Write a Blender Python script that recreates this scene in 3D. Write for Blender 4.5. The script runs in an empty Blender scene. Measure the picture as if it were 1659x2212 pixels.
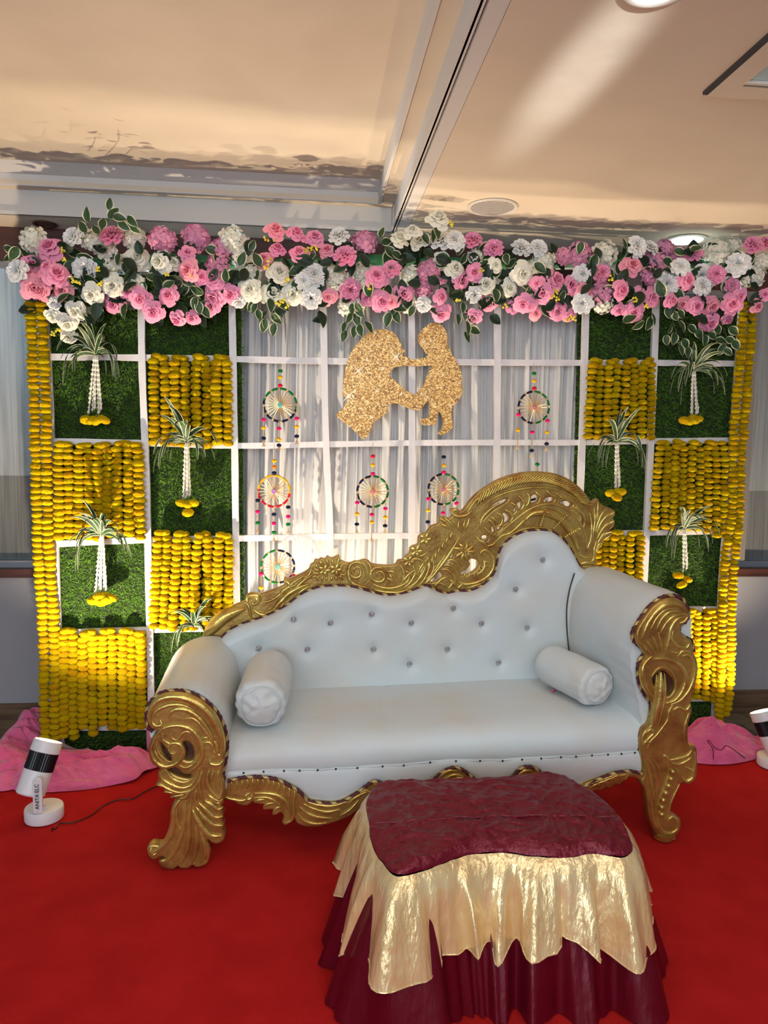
import bpy, bmesh, math, random
from mathutils import Vector, Matrix, noise
rnd = random.Random(7)
PI = math.pi
S = bpy.context.scene
COL = S.collection

# ------------------------------------------------------------------ camera
FPX, PCX, PCY = 1580.0, 829.5, 1106.0
def _cam(px, py): return Vector(((px-PCX)/FPX, -(py-PCY)/FPX, -1.0))
_Y = _cam(669, 965).normalized()
_Z = _cam(1669, 981.4).cross(_Y).normalized()
if _Z.y < 0: _Z = -_Z
_X = _Y.cross(_Z)
ROT = Matrix((_X, _Y, _Z))            # camera axes -> world axes
EYE = Vector((0, 0, 1.65))
cd = bpy.data.cameras.new('camera'); cam = bpy.data.objects.new('camera', cd); COL.objects.link(cam)
cam.matrix_world = Matrix.Translation(EYE) @ ROT.to_4x4()
cd.sensor_fit = 'VERTICAL'; cd.sensor_height = 24.0; cd.lens = FPX*24.0/2212.0; cd.clip_start = .05
S.camera = cam
def P(px, py, y):                     # a measured pixel as a point of the upright plane at depth y
    r = ROT @ _cam(px, py); t = y/r.y; return EYE + r*t
def PZ(px, py, z):                    # ... of the level plane at height z
    r = ROT @ _cam(px, py); t = (z-EYE.z)/r.z; return EYE + r*t

# ------------------------------------------------------------------ world and light
S.view_settings.view_transform = 'Standard'; S.view_settings.look = 'None'
S.view_settings.exposure = 0.07; S.view_settings.gamma = 1.0; S.view_settings.use_curve_mapping = False
w = bpy.data.worlds.new('world'); S.world = w; w.use_nodes = True
bg = w.node_tree.nodes['Background']; bg.inputs[0].default_value = (.70, .82, 1.0, 1); bg.inputs[1].default_value = .24
def aim(o, target): o.rotation_euler = (Vector(target)-o.location).to_track_quat('-Z', 'Y').to_euler()
def area(name, loc, target, sx, sy, power, color):
    l = bpy.data.lights.new(name, 'AREA'); l.shape = 'RECTANGLE'; l.size = sx; l.size_y = sy
    l.energy = power; l.color = color
    o = bpy.data.objects.new(name, l); COL.objects.link(o); o.location = loc; aim(o, target); return o
def spot(name, loc, target, power, color, angle, blend=.4, size=.03):
    l = bpy.data.lights.new(name, 'SPOT'); l.energy = power; l.color = color
    l.spot_size = math.radians(angle); l.spot_blend = blend; l.shadow_soft_size = size
    o = bpy.data.objects.new(name, l); COL.objects.link(o); o.location = loc; aim(o, target); return o
area('daylight_from_room_windows', (-1.4, -2.6, 1.8), (.5, 3, 1.35), 3.6, 1.8, 118, (.74, .89, 1.0))
area('room_ceiling_lamps', (.9, .2, 2.75), (.7, 2.6, .2), 2.2, 1.4, 40, (1.0, .96, .90))
spot('ceiling_streak_spot', (1.10, -2.6, 1.80), (.82, 2.30, 2.81), 3300, (.92, .97, 1.0), 2.9, .8, .05)  # narrow spot added behind the camera for the bright streak on the ceiling
WARM = (1.0, .80, .56)

# ------------------------------------------------------------------ materials
def srgb(r, g, b):
    f = lambda c: (c/255/12.92) if c/255 <= .04045 else ((c/255+.055)/1.055)**2.4
    return (f(r), f(g), f(b), 1)
def mat(name, color, rough=.5, metal=0.0, spec=.5, bump=None, var=None, emit=None, sheen=0, aniso=0, trans=0, subs=0, coat=0, objvar=0):
    m = bpy.data.materials.new(name); m.use_nodes = True; nt = m.node_tree; N = nt.nodes; L = nt.links
    b = N['Principled BSDF']; b.inputs['Base Color'].default_value = color
    b.inputs['Roughness'].default_value = rough; b.inputs['Metallic'].default_value = metal
    b.inputs['Specular IOR Level'].default_value = spec
    if sheen: b.inputs['Sheen Weight'].default_value = sheen
    if aniso: b.inputs['Anisotropic'].default_value = aniso
    if coat: b.inputs['Coat Weight'].default_value = coat
    if trans: b.inputs['Transmission Weight'].default_value = trans
    if emit: b.inputs['Emission Color'].default_value = emit[0]; b.inputs['Emission Strength'].default_value = emit[1]
    tc = None
    def coords(scale):
        nonlocal tc
        if tc is None: tc = N.new('ShaderNodeTexCoord')
        mp = N.new('ShaderNodeMapping'); L.new(tc.outputs['Object'], mp.inputs[0])
        mp.inputs['Scale'].default_value = scale if isinstance(scale, tuple) else (scale,)*3
        return mp.outputs[0]
    if var:                      # (color2, scale, low, high)
        c2, sc, lo, hi = var[:4]
        n = N.new('ShaderNodeTexNoise'); n.inputs['Scale'].default_value = 1; n.inputs['Detail'].default_value = 5
        L.new(coords(sc), n.inputs['Vector'])
        r = N.new('ShaderNodeMapRange'); r.inputs[1].default_value = lo; r.inputs[2].default_value = hi
        L.new(n.outputs[0], r.inputs[0])
        mx = N.new('ShaderNodeMix'); mx.data_type = 'RGBA'; mx.inputs[6].default_value = color; mx.inputs[7].default_value = c2
        L.new(r.outputs[0], mx.inputs[0]); L.new(mx.outputs[2], b.inputs['Base Color'])
        src = mx.outputs[2]
    else: src = None
    if objvar:
        oi = N.new('ShaderNodeObjectInfo'); hs = N.new('ShaderNodeHueSaturation')
        r = N.new('ShaderNodeMapRange'); r.inputs[3].default_value = 1-objvar; r.inputs[4].default_value = 1+objvar
        L.new(oi.outputs['Random'], r.inputs[0]); L.new(r.outputs[0], hs.inputs['Value'])
        r2 = N.new('ShaderNodeMapRange'); r2.inputs[3].default_value = .5-objvar*.06; r2.inputs[4].default_value = .5+objvar*.06
        L.new(oi.outputs['Random'], r2.inputs[0]); L.new(r2.outputs[0], hs.inputs['Hue'])
        if src: L.new(src, hs.inputs['Color'])
        else: hs.inputs['Color'].default_value = color
        L.new(hs.outputs[0], b.inputs['Base Color'])
    if bump:
        last = None
        for (sc, dist, det) in bump:
            n = N.new('ShaderNodeTexNoise'); n.inputs['Scale'].default_value = 1; n.inputs['Detail'].default_value = det
            L.new(coords(sc), n.inputs['Vector'])
            bp = N.new('ShaderNodeBump'); bp.inputs['Distance'].default_value = dist; bp.inputs['Strength'].default_value = 1
            L.new(n.outputs[0], bp.inputs['Height'])
            if last: L.new(last, bp.inputs['Normal'])
            last = bp.outputs[0]
        L.new(last, b.inputs['Normal'])
    return m
M = {}
M['gold'] = mat('carved gold paint', srgb(214, 190, 106), .27, .74, .5, bump=[(60, .0015, 3), (9, .004, 3)], var=(srgb(178, 134, 66), 14, .42, .72))
M['gold_shaded'] = mat('gold darkened as recess shade', srgb(188, 156, 84), .36, .70, .5, bump=[(60, .0015, 3)], var=(srgb(150, 104, 54), 14, .42, .72))  # darker copy of the carved gold: recess shade put into the boards' colour
M['leather'] = mat('white leatherette', srgb(207, 216, 219), .42, 0, .4, bump=[(5, .006, 4), (300, .0002, 2)], var=(srgb(208, 205, 198), 4, .4, .8))
M['maroon_cord'] = mat('maroon cord', srgb(82, 30, 36), .6)
M['gold_cord'] = mat('gold cord', srgb(190, 165, 110), .4, .4)
M['crystal'] = mat('crystal', srgb(205, 210, 218), .12, .85)
M['stud'] = mat('dark stud', srgb(25, 25, 30), .4, .5)
M['marigold'] = mat('marigold yellow', srgb(255, 210, 8), .85, 0, .12, bump=[(16, .04, 3)], var=(srgb(252, 196, 2), 7, .45, .7), objvar=.10)
_pb = M['marigold'].node_tree.nodes['Principled BSDF']; _pb.inputs['Subsurface Weight'].default_value = .5; _pb.inputs['Subsurface Radius'].default_value = (1.0, .8, .1); _pb.inputs['Subsurface Scale'].default_value = .008
M['grass'] = mat('artificial grass', srgb(96, 140, 44), .6, 0, .3, var=(srgb(48, 84, 24), 60, .35, .7))
M['grass_base'] = mat('grass mat backing', srgb(26, 42, 16), .9)
M['tape'] = mat('white satin wrap', srgb(228, 226, 228), .35, 0, .5, bump=[((30, 30, 12), .003, 3)])
M['curtain'] = mat('grey white sheer curtain', srgb(204, 205, 207), .55, 0, .3, bump=[((60, 60, 2.5), .003, 4)], sheen=.3)
M['carpet'] = mat('red carpet', srgb(186, 32, 30), .95, 0, .1, bump=[(420, .002, 2), (5, .006, 3)], var=(srgb(172, 26, 24), 6, .35, .7))
M['wood_floor'] = mat('grey brown floor', srgb(128, 112, 94), .45, 0, .4, var=(srgb(96, 80, 64), (4, 30, 4), .35, .7), objvar=.15)
M['wood_base'] = mat('brown skirting wood', srgb(116, 92, 68), .5, 0, .4, var=(srgb(74, 54, 38), (3, 3, 40), .35, .7))
M['wall'] = mat('pale grey wall', srgb(158, 158, 162), .85, 0, .2, bump=[(18, .002, 4)])
M['ceiling'] = mat('ceiling paint', srgb(212, 198, 178), .9, 0, .15, bump=[(4, .004, 3)], var=(srgb(202, 188, 168), 2.5, .4, .8))
M['ceiling_trim'] = mat('ceiling trim', srgb(206, 202, 198), .7)
M['dark_gap'] = mat('dark gap', srgb(60, 56, 56), .8)
M['brown_wood'] = mat('dark red brown wood', srgb(84, 48, 38), .45, 0, .4, var=(srgb(58, 32, 26), (3, 3, 30), .35, .7))
M['aluminium'] = mat('grey aluminium', srgb(150, 152, 158), .3, .6)
M['blind'] = mat('grey woven blind', srgb(196, 200, 202), .8, 0, .2, bump=[((12, 12, 300), .001, 2), ((400, 12, 4), .0015, 2)], var=(srgb(150, 152, 152), (90, 1, 2), .35, .7))
for _m in ('blind',):
    nt = M[_m].node_tree; pb = nt.nodes['Principled BSDF']; out = nt.nodes['Material Output']; tr = nt.nodes.new('ShaderNodeBsdfTranslucent'); mx_ = nt.nodes.new('ShaderNodeMixShader')
    tr.inputs[0].default_value = srgb(210, 214, 216); mx_.inputs[0].default_value = .45
    nt.links.new(pb.outputs[0], mx_.inputs[1]); nt.links.new(tr.outputs[0], mx_.inputs[2]); nt.links.new(mx_.outputs[0], out.inputs[0])
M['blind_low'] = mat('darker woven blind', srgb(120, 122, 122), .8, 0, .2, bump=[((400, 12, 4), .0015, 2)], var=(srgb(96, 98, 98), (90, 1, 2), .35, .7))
M['rose_pink'] = mat('pink petals', srgb(244, 158, 192), .6, 0, .25, objvar=.14)
M['rose_coral'] = mat('coral pink petals', srgb(246, 162, 182), .6, 0, .25, objvar=.10)
M['mauve'] = mat('mauve pink petals', srgb(222, 150, 182), .6, 0, .25, objvar=.14)
M['white_pet'] = mat('ivory petals', srgb(240, 238, 222), .6, 0, .25, objvar=.06)
M['white_cool'] = mat('white petals', srgb(238, 238, 236), .6, 0, .25, objvar=.06)
M['leaf'] = mat('dark green leaf', srgb(34, 62, 36), .45, 0, .4, var=(srgb(60, 92, 50), 30, .4, .7))
M['leaf_dark'] = mat('deep green leaf', srgb(22, 42, 26), .5, 0, .4)
M['cream'] = mat('cream leaf margin', srgb(214, 214, 176), .5)
M['stem'] = mat('stem green', srgb(48, 74, 36), .6)
M['foam'] = mat('green foam roll', srgb(46, 122, 74), .7)
M['yellow_bud'] = mat('yellow buds', srgb(222, 206, 60), .6)
M['bud'] = mat('tuberose buds', srgb(232, 228, 212), .55, 0, .3)
M['satin_gold'] = mat('champagne gold satin', srgb(230, 196, 140), .27, .38, .6, bump=[((46, 46, 5), .007, 4), ((16, 16, 10), .006, 3)], var=(srgb(244, 220, 168), 7, .4, .7))
M['satin_maroon'] = mat('maroon satin', srgb(104, 8, 30), .32, .35, .5, bump=[((26, 26, 4), .005, 3)])
M['satin_top'] = mat('crushed maroon satin', srgb(112, 10, 36), .36, .3, .5, bump=[(26, .012, 5)])
M['pink_net'] = mat('pink net cloth', srgb(226, 96, 146), .7, 0, .2, bump=[((9, 26, 9), .04, 5)], sheen=.5, var=(srgb(236, 118, 160), 9, .4, .7))
M['white_metal'] = mat('white painted metal', srgb(226, 224, 226), .4, 0, .5)
M['black_metal'] = mat('black ribbed metal', srgb(22, 20, 22), .35, .3)
M['lamp_lens'] = mat('glowing lamp lens', srgb(255, 246, 225), .4, emit=((1, .9, .74, 1), 9))
M['down_lens'] = mat('glowing downlight', srgb(240, 250, 255), .4, emit=((.90, .98, 1.0, 1), 7))
M['ink'] = mat('black ink', srgb(16, 16, 18), .6)
M['cable'] = mat('dark cable', srgb(40, 14, 16), .5)
M['vent_metal'] = mat('vent metal', srgb(205, 198, 186), .5)
M['copper_dark'] = mat('dark reflector', srgb(120, 86, 66), .25, .8)
M['glass_blue'] = mat('pale blue cassette grille', srgb(170, 196, 204), .3)
M['ribbon'] = mat('silver ribbon', srgb(186, 180, 190), .3, .4)
M['pink_wrap'] = mat('pink wrapped cloth', srgb(206, 120, 150), .6)
for k, c in dict(pom_pink=(226, 20, 110), pom_yellow=(240, 176, 20), pom_navy=(22, 26, 60), pom_green=(16, 110, 50), pom_red=(208, 18, 50), pom_orange=(240, 120, 20)).items():
    M[k] = mat(k.replace('pom_', '')+' thread', srgb(*c), .8, 0, .2, bump=[(500, .001, 2)])
M['bead'] = mat('gold beads', srgb(222, 188, 128), .3, .6)
M['spoke'] = mat('gold zari thread', srgb(226, 188, 130), .3, .6)
M['jewel_blue'] = mat('turquoise jewel', srgb(120, 214, 214), .2, .3)
M['jewel_pink'] = mat('pink jewel', srgb(226, 140, 160), .2, .3)
M['jewel_violet'] = mat('violet jewel', srgb(190, 130, 220), .2, .3)
M['sparkle'] = mat('pale printed sparkle', srgb(255, 246, 218), .4)
M['petal'] = mat('pink petal', srgb(226, 110, 150), .7)
# glitter print of the cut-out board: gold speckle, star sparkles
def glitter():
    m = bpy.data.materials.new('gold glitter print'); m.use_nodes = True; nt = m.node_tree; N = nt.nodes; L = nt.links
    b = N['Principled BSDF']; b.inputs['Roughness'].default_value = .32; b.inputs['Metallic'].default_value = .15
    tc = N.new('ShaderNodeTexCoord')
    v = N.new('ShaderNodeTexVoronoi'); v.inputs['Scale'].default_value = 190; L.new(tc.outputs['Object'], v.inputs['Vector'])
    r = N.new('ShaderNodeValToRGB'); e = r.color_ramp.elements
    e[0].position = .05; e[0].color = srgb(112, 72, 28); e[1].position = .95; e[1].color = srgb(252, 226, 160)
    x = e.new(.35); x.color = srgb(186, 134, 56); x = e.new(.7); x.color = srgb(220, 176, 96)
    sep = N.new('ShaderNodeSeparateColor'); L.new(v.outputs['Color'], sep.inputs[0]); L.new(sep.outputs[0], r.inputs[0])
    v2 = N.new('ShaderNodeTexVoronoi'); v2.inputs['Scale'].default_value = 17; L.new(tc.outputs['Object'], v2.inputs['Vector'])
    mr = N.new('ShaderNodeMapRange'); mr.inputs[1].default_value = .0; mr.inputs[2].default_value = .16; mr.inputs[3].default_value = 1; mr.inputs[4].default_value = 0
    L.new(v2.outputs['Distance'], mr.inputs[0])
    mx = N.new('ShaderNodeMix'); mx.data_type = 'RGBA'; L.new(mr.outputs[0], mx.inputs[0]); L.new(r.outputs[0], mx.inputs[6]); mx.inputs[7].default_value = srgb(255, 244, 206)
    L.new(mx.outputs[2], b.inputs['Base Color'])
    return m
M['glitter'] = glitter()

# ------------------------------------------------------------------ builders
class MB:
    def __init__(s): s.v = []; s.f = []; s.m = []
    def add(s, vs, fs, mi=0):
        o = len(s.v); s.v += [tuple(v) for v in vs]; s.f += [tuple(i+o for i in f) for f in fs]
        s.m += (mi if isinstance(mi, list) else [mi]*len(fs))
    def box(s, c, d, mi=0, rz=0):
        R = Matrix.Rotation(rz, 3, 'Z'); c = Vector(c)
        vs = [c + R @ Vector((x*d[0]/2, y*d[1]/2, z*d[2]/2)) for x in (-1, 1) for y in (-1, 1) for z in (-1, 1)]
        s.add(vs, [(0, 1, 3, 2), (4, 6, 7, 5), (0, 4, 5, 1), (2, 3, 7, 6), (0, 2, 6, 4), (1, 5, 7, 3)], mi)
    def tube(s, pts, r, n=8, mi=0, caps=True, flat=1.0):
        pts = [Vector(p) for p in pts]; k = len(pts); rs = r if isinstance(r, list) else [r]*k
        t0 = (pts[1]-pts[0]).normalized(); up = Vector((0, 0, 1)) if abs(t0.z) < .9 else Vector((0, 1, 0))
        a = t0.cross(up).normalized(); vs = []
        for i, p in enumerate(pts):
            t = (pts[min(i+1, k-1)]-pts[max(i-1, 0)]).normalized()
            a = (a - t*a.dot(t)).normalized(); b = t.cross(a)
            vs += [p + a*math.cos(2*PI*j/n)*rs[i] + b*math.sin(2*PI*j/n)*rs[i]*flat for j in range(n)]
        fs = [(i*n+j, i*n+(j+1) % n, (i+1)*n+(j+1) % n, (i+1)*n+j) for i in range(k-1) for j in range(n)]
        if caps: fs += [tuple(range(n-1, -1, -1)), tuple((k-1)*n+j for j in range(n))]
        s.add(vs, fs, mi)
    def lathe(s, prof, c=(0, 0, 0), n=24, axis=None, mi=0):
        c = Vector(c); q = Vector((0, 0, 1)).rotation_difference(Vector(axis).normalized()) if axis is not None else None
        vs = []
        for (r, z) in prof:
            for j in range(n):
                p = Vector((r*math.cos(2*PI*j/n), r*math.sin(2*PI*j/n), z))
                vs.append(c + (q @ p if q else p))
        fs = [(i*n+j, i*n+(j+1) % n, (i+1)*n+(j+1) % n, (i+1)*n+j) for i in range(len(prof)-1) for j in range(n)]
        if prof[0][0] > 1e-6: fs.append(tuple(range(n-1, -1, -1)))
        if prof[-1][0] > 1e-6: fs.append(tuple((len(prof)-1)*n+j for j in range(n)))
        s.add(vs, fs, mi)
    def ball(s, c, r, n=8, mi=0, sz=1.0):
        s.lathe([(max(1e-7, r*math.sin(PI*i/n)), -r*sz*math.cos(PI*i/n)) for i in range(n+1)], c, n+2, None, mi)
    def grid(s, fn, nu, nv, mi=0, wrapu=False):
        vs = [fn(i/nu, j/nv) for i in range(nu + (0 if wrapu else 1)) for j in range(nv+1)]
        nn = nu if wrapu else nu+1; fs = []
        for i in range(nu):
            a = i; b = (i+1) % nn
            for j in range(nv): fs.append((a*(nv+1)+j, b*(nv+1)+j, b*(nv+1)+j+1, a*(nv+1)+j+1))
        s.add(vs, fs, mi)
    def mesh(s, name, mats, smooth=True, angle=None):
        me = bpy.data.meshes.new(name); me.from_pydata(s.v, [], s.f)
        for m in mats: me.materials.append(m)
        if len(mats) > 1: me.polygons.foreach_set('material_index', s.m)
        if smooth:
            me.polygons.foreach_set('use_smooth', [True]*len(me.polygons))
            if angle: me.set_sharp_from_angle(angle=math.radians(angle))
        me.update(); return me
def link(name, me, parent=None, loc=(0, 0, 0), world=True, **props):
    """world=True: mesh vertices are world coordinates whatever the parent's place"""
    o = bpy.data.objects.new(name, me); COL.objects.link(o)
    if parent:
        o.parent = parent
        base = Vector((0, 0, 0)); q = parent
        while q: base += Vector(q.location); q = q.parent
        o.location = Vector(loc) - base if world else Vector(loc)
    else: o.location = loc
    for k, v in props.items(): o[k] = v
    return o
def obj(name, mb, mats, parent=None, smooth=True, angle=40, **props):
    if not isinstance(mats, (list, tuple)): mats = [mats]
    return link(name, mb.mesh(name, mats, smooth, angle), parent, (0, 0, 0), True, **props)
def thing(name, label, cat, loc=(0, 0, 0), group=None):
    o = bpy.data.objects.new(name, None); o.empty_display_size = .05; COL.objects.link(o); o.location = loc
    o['label'] = label; o['category'] = cat
    if group: o['group'] = group
    return o
def tag(o, label, cat, group=None):
    o['label'] = label; o['category'] = cat
    if group: o['group'] = group
    return o
def struct(name, mb, mats, **kw):
    kw.setdefault('smooth', False)
    o = obj(name, mb, mats, **kw); o['kind'] = 'structure'; return o
def cr(pts, k=6, closed=False):       # Catmull-Rom through the points
    n = len(pts); out = []; pts = [Vector(p) for p in pts]
    for i in range(n if closed else n-1):
        g = (lambda j: pts[j % n]) if closed else (lambda j: pts[max(0, min(n-1, j))])
        p0, p1, p2, p3 = g(i-1), g(i), g(i+1), g(i+2)
        for s in range(k):
            t = s/k
            out.append(.5*((2*p1) + (p2-p0)*t + (2*p0-5*p1+4*p2-p3)*t*t + (3*p1-p0-3*p2+p3)*t**3))
    if not closed: out.append(pts[-1])
    return out
def lerp_tab(tab, x):
    if x <= tab[0][0]: return tab[0][1]
    for (a, b), (c, d) in zip(tab, tab[1:]):
        if x <= c: return b + (d-b)*(x-a)/(c-a) if c > a else d
    return tab[-1][1]
def plate_mesh(name, outline, holes, y, thick, bevel, mats, res=2):
    """flat board in the plane y: outline and holes are world (x, z) loops"""
    cu = bpy.data.curves.new(name, 'CURVE'); cu.dimensions = '2D'; cu.fill_mode = 'BOTH'
    for loop in [outline]+holes:
        sp = cu.splines.new('POLY'); sp.points.add(len(loop)-1); sp.use_cyclic_u = True
        for i, p in enumerate(loop): sp.points[i].co = (p[0], p[1], 0, 1)
    cu.extrude = max(.0001, thick/2-bevel); cu.bevel_depth = bevel; cu.bevel_resolution = res; cu.offset = -bevel
    o = bpy.data.objects.new(name, cu); COL.objects.link(o)
    dg = bpy.context.evaluated_depsgraph_get(); me = bpy.data.meshes.new_from_object(o.evaluated_get(dg))
    bpy.data.objects.remove(o); me.name = name
    for v in me.vertices: a = v.co.copy(); v.co = (a.x, y+thick/2 - a.z, a.y)
    me.materials.clear()
    for m in mats: me.materials.append(m)
    me.polygons.foreach_set('use_smooth', [True]*len(me.polygons)); me.set_sharp_from_angle(angle=math.radians(50))
    me.update(); return me

# ------------------------------------------------------------------ the room
ZC = 2.812; YW = 4.30; XR = .45; ZT = 2.937; ZU = 3.022
b = MB(); b.box((.4, .8, -.03), (8.0, 7.2, .06)); fl = struct('floor', b, M['wood_floor'])
# visible boards behind the carpet
for k, (x0, x1) in enumerate([(-2.6, -1.72), (-1.71, -1.05), (-1.04, -.2), (2.0, 2.62), (2.63, 3.4)]):
    for j, (y0, y1) in enumerate([(3.885, 4.085), (4.09, 4.285)]):
        b = MB(); off = .12*j; b.box(((x0+x1)/2+off, (y0+y1)/2, .002), (x1-x0-.004, y1-y0, .006)); obj('floor_board', b, M['wood_floor'], fl, smooth=False)
b = MB(); b.box((.3, YW+.06, .46), (8.0, .12, .90)); b.box((.3, YW+.06, 2.72), (8, .12, .19)); wb = struct('wall_back', b, M['wall'])
b = MB(); b.box((.3, YW-.012, .075), (8.0, .024, .147)); bb = struct('baseboard_back', b, M['wood_base'])
b = MB(); b.box((.3, YW-.03, .918), (8.0, .10, .048)); struct('trim_1', b, M['brown_wood'])
b = MB(); b.box((.3, YW-.012, 2.72), (8.0, .03, .184)); struct('trim_2', b, M['brown_wood'])
def window(name, x0, x1, side):
    b = MB()
    for z, h in ((.963, .04), (2.615, .03)): b.box(((x0+x1)/2, YW+.0, z), (x1-x0, .05, h))
    for x in (x0+.02, x1-.02): b.box((x, YW+.0, 1.79), (.04, .045, 1.62))
    wd = struct(name, b, M['aluminium'])
    b = MB(); b.box(((x0+x1)/2, YW+.075, 1.79), (x1-x0, .006, 1.66)); obj('pane', b, mat('window glass '+name, srgb(200, 215, 220), .05, trans=.6), wd, smooth=False)
    return wd
w1 = window('window_1', -3.6, -.9, 0); w2 = window('window_2', 1.9, 4.2, 1)
def blindpart(parent, name, x0, x1, z0, z1, y, m):
    b = MB(); b.grid(lambda u, v: (x0+(x1-x0)*u, y+.003*math.sin(u*9), z0+(z1-z0)*v), 24, 6)
    b.grid(lambda u, v: (x0+(x1-x0)*u, y+.006+.003*math.sin(u*9), z0+(z1-z0)*v), 24, 6); return obj(name, b, m, parent)
l = area('sky_outside_left_window', (-2.1, YW+.75, 2.35), (-2.1, YW, 2.25), 2.6, .6, 150, (.80, .92, 1.0))
for i in range(26):
    b = MB(); x = rnd.uniform(-2.6, -1.3); z = rnd.uniform(1.5, 2.5); a = rnd.uniform(-.6, .6)
    b.tube([(x, YW+.30, z), (x+.12*math.cos(a), YW+.28, z+.12*math.sin(a)), (x+.3*math.cos(a+.4), YW+.26, z+.3*math.sin(a+.4))], [.012, .03, .004], 6, flat=.3)
    if i == 0: tree = thing('tree_branch', 'blurred tree twigs casting shapes on the left window blind', 'tree', (-2, YW+.3, 1.2))
    obj('twig', b, M['leaf_dark'], tree)
blindpart(w1, 'blind', -3.55, -.95, 1.46, 2.60, YW+.03, M['blind'])
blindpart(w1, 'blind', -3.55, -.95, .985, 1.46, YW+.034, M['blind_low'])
blindpart(w2, 'blind', 2.72, 4.15, 1.42, 2.60, YW+.03, M['blind'])
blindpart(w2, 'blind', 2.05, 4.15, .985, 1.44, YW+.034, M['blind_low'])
b = MB(); b.box((2.62, YW-.005, 1.79), (.17, .05, 1.62)); obj('mullion', b, mat('grey brown mullion', srgb(128, 120, 114), .5), w2, smooth=False)
# ceiling: low part to the right, stepped tray to the left
b = MB()
b.box(((.512+4.4)/2, .6, ZC+.06), (4.4-.512, 7.6, .12))                     # right field
b.box(((-3.6+XR)/2, 4.19, ZC+.07), (XR+3.6, .28, .14))                      # strip by the back wall
ce = struct('ceiling', b, M['ceiling'])
b = MB(); b.box((-1.7, .6, ZU+.04), (4.8, 7.6, .08)); obj('upper_field', b, M['ceiling'], ce, smooth=False)
b = MB(); b.box((.483, .25, ZC+.075), (.054, 7.6, .15)); obj('edge_board', b, M['ceiling_trim'], ce, smooth=False)
b = MB(); b.box((.452, .25, ZC+.10), (.006, 7.6, .14)); obj('shadow_gap', b, M['dark_gap'], ce, smooth=False)
b = MB(); b.box((.441, .25, ZC+.10), (.014, 7.6, .20)); b.box((.434, .25, ZC+.008), (.014, 7.6, .016)); obj('tray_lip', b, M['ceiling_trim'], ce, smooth=False)
b = MB(); b.box((-1.6, 4.050, ZC+.07), (4.06, .012, .14)); b.box((-1.6, 4.040, ZC+.008), (4.06, .014, .016)); obj('tray_riser', b, M['ceiling_trim'], ce, smooth=False)
b = MB(); b.box((-1.6, 4.005, ZT+.01), (4.06, .10, .02)); b.box((.396, .18, ZT+.012), (.086, 7.54, .02)); obj('tray_step', b, M['ceiling'], ce, smooth=False)
b = MB(); b.box((-1.62, 3.966, ZT+.022), (3.97, .02, .056)); obj('tray_lip', b, M['ceiling_trim'], ce, smooth=False)
b = MB(); b.box((.356, .25, ZT+.038), (.016, 7.43, .092)); obj('tray_lip', b, M['ceiling_trim'], ce, smooth=False)
b = MB(); b.grid(lambda u, v: (-3.6+3.95*u, 3.957-.09*v, ZT+.051+.033*v), 1, 1); obj('cove_slope', b, M['ceiling_trim'], ce, smooth=False)
# ceiling fittings
def downlight(px, py, r, lit, label, name='downlight'):
    c = PZ(px, py, ZC); t = thing(name, label, 'downlight', (c.x, c.y, ZC))
    b = MB(); b.lathe([(r, 0), (r*1.12, -.002), (r*1.14, -.006), (r*1.0, -.009), (r*.9, -.006), (r*.9, .0)], (c.x, c.y, ZC-.001), 32); obj('trim_ring', b, M['vent_metal'] if lit else M['copper_dark'], t)
    b = MB()
    if lit: b.lathe([(.001, -.006), (r*.5, -.006), (r*.9, -.003)], (c.x, c.y, ZC), 32); obj('diffuser', b, M['down_lens'], t)
    else: b.lathe([(.001, -.003), (r*.4, -.004), (r*.6, -.006), (r*.9, -.003)], (c.x, c.y, ZC), 24); obj('reflector', b, M['copper_dark'], t)
    return t, c
downlight(98, 483, .055, False, 'unlit recessed downlight with dark reflector over the left window')
t, c = downlight(1482, 517, .098, True, 'glowing round downlight just above the right flowers')
spot('downlight_glow', (c.x, c.y, ZC-.03), (c.x, c.y, 0), 14, (.92, .97, 1), 150, .8, .08)
t, c = downlight(1422, -34, .078, True, 'glowing round downlight cut by the top edge of the photo')
spot('downlight_glow', (c.x, c.y, ZC-.03), (c.x, c.y, 0), 16, (.92, .97, 1), 150, .8, .08)
c = PZ(1064, 446, ZC); t = thing('ceiling_vent', 'round ribbed vent set in the lower right ceiling', 'vent', (c.x, c.y, ZC))
b = MB(); b.lathe([(.118, 0), (.122, -.004), (.118, -.010), (.104, -.008), (.102, 0)], (c.x, c.y, ZC), 40); obj('frame', b, M['vent_metal'], t)
b = MB(); b.lathe([(.001, -.001), (.102, -.001)], (c.x, c.y, ZC), 32); obj('backing', b, M['dark_gap'], t)
for i in range(15):
    x = (i-7)*.0135; h = math.sqrt(max(0, .101**2-x*x))
    b = MB(); b.box((c.x, c.y+x, ZC-.005), (2*h, .006, .006)); obj('slat', b, M['vent_metal'], t, smooth=False)
t = thing('ceiling_cassette', 'square air conditioning cassette in the top right ceiling corner', 'air conditioner', (1.75, 1.85, ZC))
def ring(x0, x1, y0, y1, wd, z0, z1):
    b = MB(); zc = (z0+z1)/2; h = z1-z0
    b.box(((x0+x1)/2, y0+wd/2, zc), (x1-x0, wd, h)); b.box(((x0+x1)/2, y1-wd/2, zc), (x1-x0, wd, h))
    b.box((x0+wd/2, (y0+y1)/2, zc), (wd, y1-y0-2*wd, h)); b.box((x1-wd/2, (y0+y1)/2, zc), (wd, y1-y0-2*wd, h)); return b
obj('frame', ring(1.27, 2.23, 1.40, 2.36, .075, ZC-.012, ZC), M['ceiling'], t, smooth=False)
obj('air_slot', (lambda b: (b.box((1.262, 1.88, ZC-.004), (.018, .95, .012)), b)[1])(MB()), M['dark_gap'], t, smooth=False)
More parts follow.
